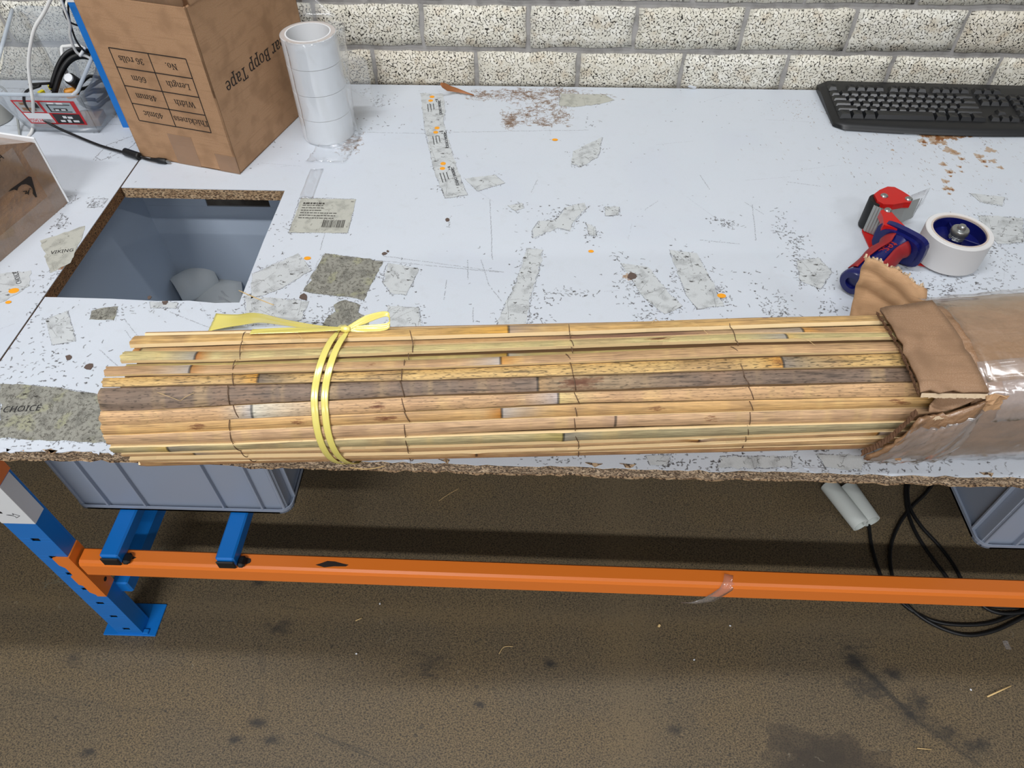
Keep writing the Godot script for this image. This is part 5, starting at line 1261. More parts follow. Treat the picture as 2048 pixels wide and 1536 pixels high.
	sheet(st, rows, 0.001); obj("torn_corner", st, M.pale_fluting, t)
	# clear tape, wrinkled over the shoulder of the carton and down its front
	for e in [[0.014, 0.24, 4, 10], [0.010, 0.16, 9, 17], [0.03, 0.09, 10, 13]]:
		st = mb(); rows = []
		for i in 22:
			var r := []
			var x := lerpf(e[0], e[1], i / 21.0)
			for k in (e[3] - e[2]) * 3 + 1:
				var kk: float = e[2] + k / 3.0; var k0 := int(kk); var q := sec[k0 % sec.size()].lerp(sec[(k0 + 1) % sec.size()], kk - k0)
				var nrm := Vector2(q.x - 0.908, q.y - 0.8545).normalized()
				q += nrm * (0.0034 + maxf(rng.randfn(0, 0.0009), -0.001))
				var high := clampf((q.y - TH) / 0.15, 0, 1)
				r.append(Vector3(0.476 + 0.10 * (q.x - 0.86) + x, q.y + high * 0.12 * minf(x, 0.25), q.x - 0.060 * x))
			rows.append(r)
		sheet(st, rows, 0.0002); obj("clear_tape", st, M.stretch_wrap if e[3] != 10 else M.clear_tape, t)
	st = mb(); rows = []
	for i in 12:
		var f := i / 11.0; var r := []
		for j in 20:
			var g := j / 19.0
			var q: Vector3 = tip.lerp(hb, g * 1.15 - 0.01).lerp(upl.lerp(ht, g), f * 0.9)
			q.z += 0.009 + 0.006 * sin(f * PI) + rng.randfn(0, 0.0013); q.y -= 0.012 * f * sin(g * PI) + 0.002
			r.append(q)
		rows.append(r)
	sheet(st, rows, 0.0002); obj("clear_tape", st, M.stretch_wrap, t)

# ============================================================ the tall box of tape
func tape_box():
	var o := Vector3(-0.521, TH, 0.359)
	var el := Vector3(-0.964655, 0, -0.263516); var er := Vector3(0.269105, 0, -0.963111)
	var t := thing("tape_box", "tall brown cardboard box printed upside down, standing at the back beside the blue post", "cardboard box")
	var L := 0.2125; var Rt := 0.302; var H := 0.290; var th := 0.004
	var bs := Basis(el, Vector3.UP, er)
	var st := mb(true)
	for e in [[Vector3(L / 2, H / 2, th / 2), Vector3(L, H, th)], [Vector3(L / 2, H / 2, Rt - th / 2), Vector3(L, H, th)], [Vector3(th / 2, H / 2, Rt / 2), Vector3(th, H, Rt)], [Vector3(L - th / 2, H / 2, Rt / 2), Vector3(th, H, Rt)], [Vector3(L / 2, th / 2, Rt / 2), Vector3(L, th, Rt)]]:
		rbox(st, Transform3D(bs, o + bs * e[0]), e[1], 0.0012)
	obj("body", st, M.cardboard, t)
	var flap := func(a: Vector3, along: Vector3, wide: float, outw: Vector3, lean: float, high: float):
		var s := mb(); var up := (Vector3.UP * cos(lean) + outw * sin(lean)); var rows := []
		for i in 5:
			var r := []
			for j in 7: r.append(a + along * (wide * j / 6.0) + up * (high * i / 4.0) + outw * (0.002 * sin(j * 1.3) * i / 4.0))
			rows.append(r)
		sheet(s, rows, th); obj("flap", s, M.cardboard, t)
	flap.call(o + Vector3.UP * H + el * 0.004, el, L - 0.006, -er, 0.05, 0.10)
	flap.call(o + Vector3.UP * H + er * 0.008, er, Rt - 0.012, -el, -0.10, 0.10)
	flap.call(o + Vector3.UP * H + er * Rt, el, L, er, -0.5, 0.10)
	flap.call(o + Vector3.UP * H + el * L + er * 0.01, er, Rt - 0.02, el, 0.0, 0.10)
	# printing on the near face: a table, read upside down
	var P := func(a: float, h: float) -> Vector3: return o + el * a + Vector3.UP * h - er * 0.0003
	st = mb(true)
	var bar := func(a0: float, h0: float, a1: float, h1: float): rbox(st, Transform3D(bs, P.call((a0 + a1) / 2, (h0 + h1) / 2)), Vector3(maxf(absf(a1 - a0), 0.0017), maxf(absf(h1 - h0), 0.0017), 0.0004), 0.0001)
	for h in [0.2072, 0.1748, 0.1424, 0.1103, 0.0778]: bar.call(0.0322, h, 0.1808, h)
	for a in [0.0322, 0.1045, 0.1808]: bar.call(a, 0.0778, a, 0.2072)
	obj("printed_table", st, M.black_print, t)
	var tb := Basis(el, Vector3.DOWN, -er)
	var cells := [["No.", "36 rolls"], ["Length", "66m"], ["Width", "48mm"], ["Thickiness", "40mic"]]
	for i in 4:
		for j in 2:
			words("printed_text", cells[i][j], 0.0140, M.black_print, t, Transform3D(tb, P.call([0.0665, 0.1440][j], 0.1910 - 0.0323 * i)), "Droid Serif")
	words("printed_text", "Clear Bopp Tape", 0.0287, M.black_print, t, Transform3D(Basis(-er, Vector3.DOWN, -el), o + er * 0.1460 + Vector3.UP * 0.1465 - el * 0.0004), "Droid Serif")
	# tape over the bottom seam and the corner
	st = mb(true)
	flat("film_on_card", Color(0.72, 0.56, 0.40, 0.22), 0.25).transparency = BaseMaterial3D.TRANSPARENCY_ALPHA
	rbox(st, Transform3D(bs, P.call(0.105, 0.030)), Vector3(0.05, 0.062, 0.0004), 0.0001); obj("clear_tape", st, M.film_on_card, t)
	st = mb(true); rbox(st, Transform3D(bs, P.call(0.02, 0.018)), Vector3(0.042, 0.036, 0.0005), 0.0001); obj("clear_tape", st, M.film_on_card, t)

# ============================================================ four rolls of tape under a plastic sleeve
func tape_rolls():
	var at := Vector3(-0.3877, TH, 0.2071)
	var lab := ["clear packing tape roll at the bottom of the stack of four by the tall box", "clear packing tape roll second from the bottom of the stack of four", "clear packing tape roll second from the top of the stack of four", "clear packing tape roll on top of the stack of four, its core open"]
	for k in 4:
		var t := thing("tape_roll", lab[k], "tape roll", at + Vector3(0, 0.0003 + 0.0481 * k, 0), 0.0, "stack of tape rolls")
		var st := mb(false); st.set_smooth_group(0)
		lathe(st, Transform3D.IDENTITY, [0.0405, 0.0006, 0.0484, 0.0006], 48); obj("tape_side", st, M.tape_side, t)
		st = mb(); lathe(st, Transform3D.IDENTITY, [0.0405, 0.0474, 0.0484, 0.0474], 48)
		var rim := mb(); lathe(rim, Transform3D.IDENTITY, [0.0486, 0.0002, 0.0494, 0.0006, 0.0494, 0.0472, 0.0486, 0.0477], 64)
		obj("tape_face", rim, M.tape_white, t); obj("tape_side", st, M.tape_side, t)
		st = mb(); lathe(st, Transform3D.IDENTITY, [0.0380, 0.0, 0.0405, 0.0, 0.0405, 0.048, 0.0380, 0.048], 48, true)
		obj("core", st, M.core_white, t)
	var t2 := thing("plastic_sleeve", "crinkled clear plastic sleeve torn open round the stack of tape rolls", "plastic film")
	rng.seed = 61
	var st2 := mb(); var rows := []
	for i in 15:
		var r := []
		for j in 33:
			var a := lerpf(-1.2, 2.2, j / 32.0)      # from the back right round to the front
			var y := -0.001 + i / 14.0 * 0.196
			var rad := 0.0515 + absf(rng.randfn(0, 0.0008)) + 0.020 * pow(1.0 - i / 14.0, 3.0) * exp(-pow((a - 0.7) / 0.7, 2)) + 0.016 * exp(-pow((a + 0.5) / 0.35, 2)) * (i / 14.0)
			r.append(at + Vector3(cos(a) * rad, maxf(y + rng.randfn(0, 0.0012), 0.0006), sin(a) * rad))
		rows.append(r)
	sheet(st2, rows, 0.00012); obj("sleeve", st2, M.clear_film, t2)
	st2 = mb(); rows = []
	for i in 12:
		var r := []
		for j in 12:
			var q := at + Vector3(-0.012 + i * 0.0068, 0.0012 + absf(rng.randfn(0, 0.0028)), 0.042 + j * 0.0062)
			q.x += 0.2 * (0.10 - (q.z - at.z)) - 0.008
			r.append(q)
		rows.append(r)
	sheet(st2, rows, 0.00012); obj("skirt", st2, M.clear_film, t2)
	st2 = mb(); rows = []
	for i in 10:
		var r := []
		for j in 5: r.append(Vector3(-0.3832, 0.776, 0.3384).lerp(Vector3(-0.3823, 0.776, 0.4343), i / 9.0) + Vector3(j * 0.006 - 0.012, absf(rng.randfn(0, 0.0012)), 0))
		rows.append(r)
	sheet(st2, rows, 0.00012); obj("tail", st2, M.clear_film, t2)
	st2 = mb(); rows = []
	for i in 7:
		var r := []
		for j in 7: r.append(at + Vector3(0.0, 0.197, -0.052) + Vector3(-0.02 + j * 0.011 * (1.0 - i / 8.0), i * 0.005 + rng.randfn(0, 0.0004), -0.004 * i + rng.randfn(0, 0.0004)))
		rows.append(r)
	sheet(st2, rows, 0.00012); obj("torn_top", st2, M.clear_film, t2)
	st2 = mb(); rows = []
	for i in 8:
		var r := []
		for j in 8: r.append(at + Vector3(0.042 + j * 0.006, 0.16 - i * 0.012 - j * 0.006 + rng.randfn(0, 0.001), -0.03 - j * 0.004 + rng.randfn(0, 0.0016)))
		rows.append(r)
	sheet(st2, rows, 0.00012); obj("side_fin", st2, M.clear_film, t2)

# ============================================================ clear tub of cables behind the small box
func tub():
	var t := thing("storage_tub", "clear plastic tub of cables with a red-bordered label, left of the blue post", "storage tub")
	var y0 := TH + 0.001
	# floor corners then the rim: low scooped lip in front, tall at the back
	var fl := [Vector3(-0.978, y0, 0.216), Vector3(-0.842, y0, 0.220), Vector3(-0.832, y0, 0.06), Vector3(-0.985, y0, 0.055)]
	var rim := [Vector3(-1.005, TH + 0.088, 0.238), Vector3(-0.832, TH + 0.088, 0.240), Vector3(-0.815, TH + 0.165, 0.038), Vector3(-1.012, TH + 0.165, 0.032)]
	var st := mb(); st.set_smooth_group(0)
	var walls := [[0, 1], [1, 2], [2, 3], [3, 0]]
	for w in walls:
		var rows := []
		for i in 9:
			var f := i / 8.0; var r := []
			for j in 13:
				var g := j / 12.0
				var lo: Vector3 = fl[w[0]].lerp(fl[w[1]], g); var hi: Vector3 = rim[w[0]].lerp(rim[w[1]], g)
				if w[0] == 1: hi.y = TH + 0.088 + 0.077 * smoothstep(0.12, 0.95, g)
				if w[0] == 3: hi.y = TH + 0.088 + 0.077 * (1.0 - smoothstep(0.05, 0.88, g))
				r.append(lo.lerp(hi, f))
			rows.append(r)
		sheet(st, rows, 0.0014)
	sheet(st, [[fl[0], fl[1]], [fl[3], fl[2]]], 0.0014)
	obj("body", st, M.cloudy_plastic, t)
	st = mb()
	var lip := [rim[3] + Vector3(0, -0.0, 0.02), rim[0] + Vector3(0, 0.012, -0.03), rim[0] + Vector3(0.006, 0.001, -0.004), rim[0] + Vector3(0.02, 0, 0.002), rim[1] + Vector3(-0.03, 0, 0.001), rim[1] + Vector3(-0.008, 0.002, -0.003), rim[1] + Vector3(0, 0.014, -0.028), rim[2] + Vector3(0, -0.01, 0.05)]
	tube(st, lip, 0.0035, 8, 5)
	obj("lip", st, flat("lip_plastic", Color(0.80, 0.84, 0.88, 0.55), 0.2), t); M.lip_plastic.transparency = BaseMaterial3D.TRANSPARENCY_ALPHA
	# picture label stuck on the sloping front
	var q := func(u: float, v: float) -> Vector3:
		var lo: Vector3 = fl[0].lerp(fl[1], 0.5 + (u - 0.5) * 0.80 + 0.01); var hi: Vector3 = rim[0].lerp(rim[1], 0.5 + (u - 0.5) * 0.72 + 0.04)
		return lo.lerp(hi, 0.22 + v * 0.62) + Vector3(0, 0, 0.0016)
	var ex: Vector3 = q.call(1, 0) - q.call(0, 0); var ey: Vector3 = q.call(0, 1) - q.call(0, 0); var nz := ex.cross(ey).normalized()
	var patch := func(called: String, u0: float, v0: float, u1: float, v1: float, m: Material, lift: float):
		var s := mb(true); var a: Vector3 = q.call(u0, v0) + nz * lift; var b: Vector3 = q.call(u1, v0) + nz * lift; var c: Vector3 = q.call(u1, v1) + nz * lift; var d: Vector3 = q.call(u0, v1) + nz * lift
		quad(s, a, b, c, d, nz); quad(s, a - nz * 0.0003, b - nz * 0.0003, c - nz * 0.0003, d - nz * 0.0003, -nz)
		for e in [[a, b], [b, c], [c, d], [d, a]]: quad(s, e[0], e[1], e[1] - nz * 0.0003, e[0] - nz * 0.0003, (e[0] + e[1]) / 2 - (a + c) / 2)
		return obj(called, s, m, t)
	patch.call("picture_label", 0, 0, 1, 1, M.label_red, 0.0002).set_meta("label", "red-bordered picture label")
	patch.call("label_panel", 0.03, 0.52, 0.40, 0.95, flat("label_scene", Color(0.66, 0.66, 0.66), 0.5), 0.0006)
	patch.call("label_panel", 0.03, 0.06, 0.46, 0.47, M.white_label, 0.0006)
	patch.call("label_panel", 0.45, 0.50, 0.93, 0.95, flat("label_pale", Color(0.62, 0.66, 0.68), 0.5), 0.0006)
	patch.call("label_panel", 0.50, 0.05, 0.96, 0.45, M.label_dark, 0.0006)
	patch.call("label_print", 0.04, 0.09, 0.27, 0.22, M.label_red, 0.0009)
	words("lettering", "HORI", 0.0095, M.white_label, t, Transform3D(Basis(ex.normalized(), nz.cross(ex.normalized()), nz), q.call(0.155, 0.155) + nz * 0.0012), "Droid Sans", true)
	rng.seed = 71
	for i in 11: patch.call("barcode", 0.28 + i * 0.016, 0.08, 0.28 + i * 0.016 + rng.randf_range(0.004, 0.010), 0.22, M.label_dark, 0.0009)
	for e in [[0.08, 0.58, 0.30, 0.70], [0.10, 0.82, 0.20, 0.92], [0.30, 0.70, 0.38, 0.92], [0.52, 0.54, 0.88, 0.57], [0.52, 0.54, 0.545, 0.86], [0.52, 0.83, 0.90, 0.86], [0.60, 0.60, 0.82, 0.70]]: patch.call("label_picture", e[0], e[1], e[2], e[3], M.label_dark if e[0] > 0.25 else M.kraft_card, 0.0009)
	for e in [[0.56, 0.88, 0.66, 0.94], [0.70, 0.87, 0.80, 0.94], [0.58, 0.12, 0.66, 0.20], [0.70, 0.10, 0.76, 0.22], [0.80, 0.12, 0.90, 0.20], [0.66, 0.28, 0.72, 0.38], [0.74, 0.27, 0.82, 0.36], [0.62, 0.61, 0.68, 0.66], [0.72, 0.62, 0.79, 0.67]]: patch.call("label_picture", e[0], e[1], e[2], e[3], M.white_label, 0.0012)
	# what is inside
	var c := thing("cable_coil", "thick black cable coil with yellow plugs inside the clear tub", "cable")
	st = mb()
	for k in 5:
		var p := []
		for i in 9:
			var f := i / 8.0
			p.append(Vector3(-0.925 + 0.085 * f + 0.004 * k, TH + 0.062 + 0.055 * sin(f * 2.6) + 0.006 * (k % 3), 0.175 - 0.07 * f + 0.006 * k))
		st = mb(); tube(st, p, 0.0042, 8, 3); obj("loop", st, M.black_rubber, c)
	for k in 3:
		var p := []
		for i in 13: p.append(Vector3(-0.868 + 0.03 * cos(i * TAU / 12.0 + k), TH + 0.030 + 0.012 * k + 0.004 * sin(i * 2.0), 0.135 + 0.04 * sin(i * TAU / 12.0 + k)))
		st = mb(); tube(st, p, 0.0036, 8, 2); obj("loop", st, M.black_rubber, c)
	for e in [[Vector3(-0.917, TH + 0.075, 0.183), 0.5], [Vector3(-0.938, TH + 0.066, 0.190), 1.2]]:
		st = mb(true); rbox(st, Transform3D(Basis(Vector3.UP, e[1]), e[0]), Vector3(0.012, 0.008, 0.007), 0.001); obj("yellow_plug", st, flat("plug_yellow", Color(0.86, 0.80, 0.10), 0.5), c)
	c = thing("plug", "orange-yellow plug lying among the cables in the clear tub", "plug")
	st = mb(true); rbox(st, Transform3D(Basis(Vector3.UP, 0.5), Vector3(-0.888, TH + 0.060, 0.178)), Vector3(0.022, 0.018, 0.014), 0.003); obj("body", st, flat("plug_orange", Color(0.88, 0.58, 0.12), 0.5), c)
	st = mb(); tube(st, [Vector3(-0.895, TH + 0.058, 0.178), Vector3(-0.915, TH + 0.050, 0.17)], 0.004, 8); obj("boot", st, M.plug_orange, c)
	c = thing("connector", "round white and black cable connector inside the clear tub", "connector")
	st = mb(); lathe(st, Transform3D(Basis.from_euler(Vector3(0.7, 0.3, 0.2)), Vector3(-0.872, TH + 0.075, 0.170)), [0.0, 0.0, 0.011, 0.0, 0.011, 0.022, 0.009, 0.024, 0.0, 0.024], 20); obj("shell", st, M.black_rubber, c)
	st = mb(); lathe(st, Transform3D(Basis.from_euler(Vector3(0.7, 0.3, 0.2)), Vector3(-0.872, TH + 0.075, 0.170)), [0.0, 0.0245, 0.008, 0.0245, 0.008, 0.028, 0.0, 0.028], 20); obj("face", st, M.white_label, c)
	c = thing("bracket", "thin white U-shaped bracket leaning inside the clear tub", "bracket")
	st = mb(); tube(st, [Vector3(-0.898, TH + 0.085, 0.150), Vector3(-0.905, TH + 0.118, 0.120), Vector3(-0.896, TH + 0.122, 0.114), Vector3(-0.868, TH + 0.122, 0.114), Vector3(-0.862, TH + 0.112, 0.122)], 0.0035, 8, 4); obj("arm", st, M.white_cable, c)
	c = thing("carton_scrap", "small piece of brown card in the bottom right of the clear tub", "cardboard")
	st = mb(true); rbox(st, Transform3D(Basis(Vector3.UP, 0.15), Vector3(-0.868, TH + 0.012, 0.185)), Vector3(0.045, 0.016, 0.04), 0.001); obj("card", st, M.kraft_card, c)
	c = thing("carton_scrap", "small piece of brown card in the bottom left of the clear tub", "cardboard")
	st = mb(true); rbox(st, Transform3D(Basis(Vector3.UP, -0.05), Vector3(-0.956, TH + 0.011, 0.195)), Vector3(0.034, 0.014, 0.028), 0.001); obj("card", st, M.kraft_card, c)

# ============================================================ small box at the left edge
func small_box():
	var t := thing("small_box", "small taped brown box with a dark round-cut emblem, at the left edge of the bench", "cardboard box")
	var o := Vector3(-0.7985, TH, 0.457); var e1 := Vector3(-0.218, 0, 0.976); var e2 := Vector3(-0.976, 0, -0.218)
	var bs := Basis(e1, Vector3.UP, e2); var H := 0.120
	var st := mb(); st.set_smooth_group(-1)
	prism(st, P2([0.0, 0.0, 0.26, 0.0, 0.26, 0.165, 0.13, 0.158, 0.055, 0.143, 0.004, 0.119, -0.004, 0.112, -0.004, 0.06]), -0.20, 0.0, Transform3D(Basis(e1, -e2, Vector3.UP), o))
	obj("body", st, M.wrapped_card, t)
	var P := func(a: float, h: float, l := 0.0006) -> Vector3: return o + e1 * a + Vector3.UP * h - e2 * l
	# white liner showing along the back edge
	st = mb(true); rbox(st, Transform3D(bs, o + bs * Vector3(-0.003, H / 2 + 0.002, 0.055)), Vector3(0.004, H + 0.004, 0.115), 0.0015); obj("white_liner", st, M.white_label, t)
	# dark emblem: a triangle with a round bite out of it, and a scribble
	var face := Basis(e1, -e2, Vector3.UP)
	var em := [0.0876, 0.0798, 0.0804, 0.0805, 0.0407, 0.0787, 0.0372, 0.0752, 0.0472, 0.0439, 0.0497, 0.0442, 0.0504, 0.0517, 0.0466, 0.0591, 0.0474, 0.0651, 0.0528, 0.0719, 0.0605, 0.0754, 0.0682, 0.0755, 0.073, 0.0725, 0.0766, 0.0768]
	st = mb(true); prism(st, P2(em), 0.0003, 0.0008, Transform3D(face, o)); obj("emblem", st, M.black_print, t)
	st = mb(); var sc := [0.0648, 0.0652, 0.0583, 0.0623, 0.0583, 0.0623, 0.0634, 0.0601, 0.0634, 0.0601, 0.0592, 0.0588, 0.0592, 0.0588, 0.0527, 0.0615, 0.0527, 0.0615, 0.0594, 0.0561, 0.0517, 0.063, 0.0494, 0.0601]
	for k in range(0, sc.size() - 2, 4): tube(st, [P.call(sc[k], sc[k + 1], 0.0008), P.call(sc[k + 2], sc[k + 3], 0.0008)], 0.0006, 5)
	obj("scribble", st, M.black_print, t)
	words("printed_text", "VIA", 0.016, M.black_print, t, Transform3D(Basis(-e1, Vector3.UP, -e2), P.call(0.075, 0.130, 0.0006)))
	for e in [[0.13, 0.016, 0.26, 0.034], [0.014, 0.06, 0.030, 0.112], [0.15, 0.105, 0.22, 0.05]]:
		st = mb(true); rbox(st, Transform3D(bs, P.call(e[0], e[1], 0.0004)), Vector3(e[2], e[3], 0.0003), 0.0001)
		obj("clear_tape", st, M.clear_tape, t)

# ============================================================ cables
func cables():
	var t := thing("power_lead", "black power lead with ferrite bead and plug, from clear tub to tall box", "cable")
	var pts := [Vector3(-0.912, TH + 0.085, 0.19), Vector3(-0.935, TH + 0.094, 0.215), Vector3(-0.9047, 0.875, 0.2299), Vector3(-0.9306, 0.867, 0.2358), Vector3(-0.9446, 0.85, 0.2371), Vector3(-0.9493, 0.83, 0.2311), Vector3(-0.9431, 0.809, 0.2238), Vector3(-0.9165, 0.791, 0.2282), Vector3(-0.8778, 0.781, 0.2413), Vector3(-0.816, 0.779, 0.2731), Vector3(-0.7569, 0.781, 0.3)]
	var st := mb(); tube(st, pts, 0.0026, 8, 6); obj("lead", st, M.black_rubber, t)
	st = mb(); tube(st, [Vector3(-0.7229, 0.781, 0.3113), Vector3(-0.7127, 0.7785, 0.3156), Vector3(-0.6971, 0.78, 0.3228)], 0.0026, 8, 4); obj("lead", st, M.black_rubber, t)
	var a := Vector3(-0.7566, 0.7825, 0.299); var b := Vector3(-0.7216, 0.7825, 0.3155); var ax: Vector3 = (b - a); var n := ax.length(); ax = ax / n
	var fr := Basis(Vector3.UP.cross(ax).normalized(), ax, ax.cross(Vector3.UP.cross(ax).normalized()))
	st = mb(); lathe(st, Transform3D(fr, a), [0.0, 0.0, 0.0055, 0.0, 0.0072, 0.002, 0.0072, n - 0.002, 0.0055, n, 0.0, n], 18); obj("ferrite_bead", st, M.black_rubber, t)
	a = Vector3(-0.6982, 0.7805, 0.322); b = Vector3(-0.6639, 0.7805, 0.3279); ax = (b - a); n = ax.length(); ax = ax / n
	fr = Basis(Vector3.UP.cross(ax).normalized(), ax, ax.cross(Vector3.UP.cross(ax).normalized()))
	st = mb(); lathe(st, Transform3D(fr, a), [0.0, 0.0, 0.003, 0.0, 0.0042, n * 0.3, 0.0054, n * 0.45, 0.0054, n * 0.85, 0.0045, n * 0.9, 0.0, n * 0.9], 16); obj("plug_grip", st, M.black_rubber, t)
	st = mb(); lathe(st, Transform3D(fr, a), [0.0, n * 0.9, 0.0028, n * 0.9, 0.0028, n * 1.12, 0.0, n * 1.12], 14); obj("barrel", st, M.steel, t)
	t = thing("white_cable", "thick white cable hanging down in front of the clear tub on to the bench", "cable")
	st = mb(); tube(st, [Vector3(-0.8012, 1.0335, 0.235), Vector3(-0.8263, 1.0079, 0.238), Vector3(-0.8521, 0.9845, 0.242), Vector3(-0.8734, 0.9558, 0.245), Vector3(-0.8933, 0.9216, 0.248), Vector3(-0.9074, 0.8857, 0.25), Vector3(-0.9201, 0.852, 0.25), Vector3(-0.9689, 0.795, 0.21), Vector3(-0.9724, 0.778, 0.2291), Vector3(-0.9767, 0.778, 0.2647), Vector3(-1.0017, 0.778, 0.2926)], 0.0030, 10, 5); obj("lead", st, M.white_cable, t)
	t = thing("white_cable", "white cable looping down into the clear tub along the blue post", "cable")
	st = mb(); tube(st, [Vector3(-0.8169, 1.0153, 0.19), Vector3(-0.8184, 0.9938, 0.19), Vector3(-0.824, 0.9679, 0.185), Vector3(-0.8347, 0.95, 0.18), Vector3(-0.8427, 0.9281, 0.175), Vector3(-0.8443, 0.9093, 0.17), Vector3(-0.8337, 0.9016, 0.165), Vector3(-0.8237, 0.8942, 0.165)], 0.0026, 8, 5); obj("lead", st, M.white_cable, t)
	st = mb(); tube(st, [Vector3(-0.8421, 0.9038, 0.17), Vector3(-0.832, 0.9132, 0.17), Vector3(-0.8248, 0.9206, 0.17)], 0.0028, 8, 3); obj("tie", st, M.white_label, t)
	t = thing("black_cable", "thin black cable curling beside the blue post above the clear tub", "cable")
	st = mb(); tube(st, [Vector3(-0.8112, 1.0135, 0.185), Vector3(-0.8223, 0.996, 0.185), Vector3(-0.8255, 0.9799, 0.185), Vector3(-0.8204, 0.9697, 0.185), Vector3(-0.8137, 0.9634, 0.18)], 0.0017, 8, 5); obj("lead", st, M.black_rubber, t)
	st = mb(); tube(st, [Vector3(-0.8088, 1.0101, 0.18), Vector3(-0.8205, 0.9857, 0.18), Vector3(-0.8286, 0.9589, 0.178), Vector3(-0.832, 0.9358, 0.176), Vector3(-0.8291, 0.9209, 0.175), Vector3(-0.8263, 0.9113, 0.172)], 0.0017, 8, 5); obj("lead", st, M.black_rubber, t)
	t = thing("grey_cable", "thin pale grey cable arching over the left edge of the bench behind the small box", "cable")
	st = mb(); tube(st, [Vector3(-1.0583, 0.835, 0.1451), Vector3(-1.0398, 0.83, 0.1511), Vector3(-1.0216, 0.82, 0.1697), Vector3(-1.0092, 0.803, 0.1907), Vector3(-1.0051, 0.783, 0.2082), Vector3(-0.9909, 0.777, 0.2391)], 0.0022, 8, 5); obj("lead", st, flat("grey_lead", Color(0.62, 0.63, 0.62), 0.5), t)
	# loose black mains cables on the floor under the right end
	var fl := [
		["black mains cable on the floor, the one coming from under the two white tubes", [Vector3(0.8346, 0.005, 0.6018), Vector3(0.8253, 0.005, 0.6485), Vector3(0.8213, 0.005, 0.6997), Vector3(0.8242, 0.005, 0.7486), Vector3(0.8385, 0.005, 0.7802), Vector3(0.8654, 0.005, 0.8139), Vector3(0.9059, 0.005, 0.8363), Vector3(0.9569, 0.005, 0.8426), Vector3(1.0174, 0.005, 0.8375), Vector3(1.073, 0.005, 0.8191), Vector3(1.1386, 0.005, 0.7921)]],
		["black mains cable on the floor, looping widest to the left under the beam", [Vector3(1.0325, 0.005, 0.4758), Vector3(0.9948, 0.005, 0.5134), Vector3(0.9559, 0.005, 0.5458), Vector3(0.9105, 0.005, 0.5928), Vector3(0.8732, 0.005, 0.6471), Vector3(0.8534, 0.005, 0.6987), Vector3(0.8466, 0.005, 0.7479), Vector3(0.8531, 0.005, 0.7891), Vector3(0.8757, 0.005, 0.8249), Vector3(0.916, 0.005, 0.8526), Vector3(0.964, 0.005, 0.8654), Vector3(1.0208, 0.005, 0.855), Vector3(1.0785, 0.005, 0.8312), Vector3(1.1323, 0.005, 0.806)]],
		["black mains cable on the floor, falling nearest the right crate", [Vector3(0.9628, 0.005, 0.4778), Vector3(0.9481, 0.005, 0.5148), Vector3(0.9376, 0.005, 0.5645), Vector3(0.9371, 0.005, 0.6189), Vector3(0.9481, 0.005, 0.6707), Vector3(0.9643, 0.005, 0.7202), Vector3(0.9766, 0.005, 0.756), Vector3(1.0007, 0.005, 0.7847), Vector3(1.0336, 0.005, 0.7975), Vector3(1.0808, 0.005, 0.8007), Vector3(1.1396, 0.005, 0.7898)]],
		["black mains cable on the floor, running just beside the one nearest the right crate", [Vector3(0.9703, 0.005, 0.4776), Vector3(0.9555, 0.005, 0.5073), Vector3(0.946, 0.005, 0.5573), Vector3(0.9559, 0.005, 0.605), Vector3(0.9784, 0.005, 0.6531), Vector3(0.9939, 0.005, 0.7008), Vector3(0.9999, 0.005, 0.747), Vector3(1.0168, 0.005, 0.7934), Vector3(1.0433, 0.005, 0.8132), Vector3(1.0858, 0.005, 0.8142), Vector3(1.1334, 0.005, 0.8037)]]]
	for k in 4:
		t = thing("mains_cable", fl[k][0], "cable", Vector3.ZERO, 0.0, "black cables under the bench")
		st = mb(); var p := []
		for q in fl[k][1]: p.append(q + Vector3(0, 0.0012 * k, 0))
		tube(st, p, 0.0042, 8, 5); obj("lead", st, M.black_rubber, t)

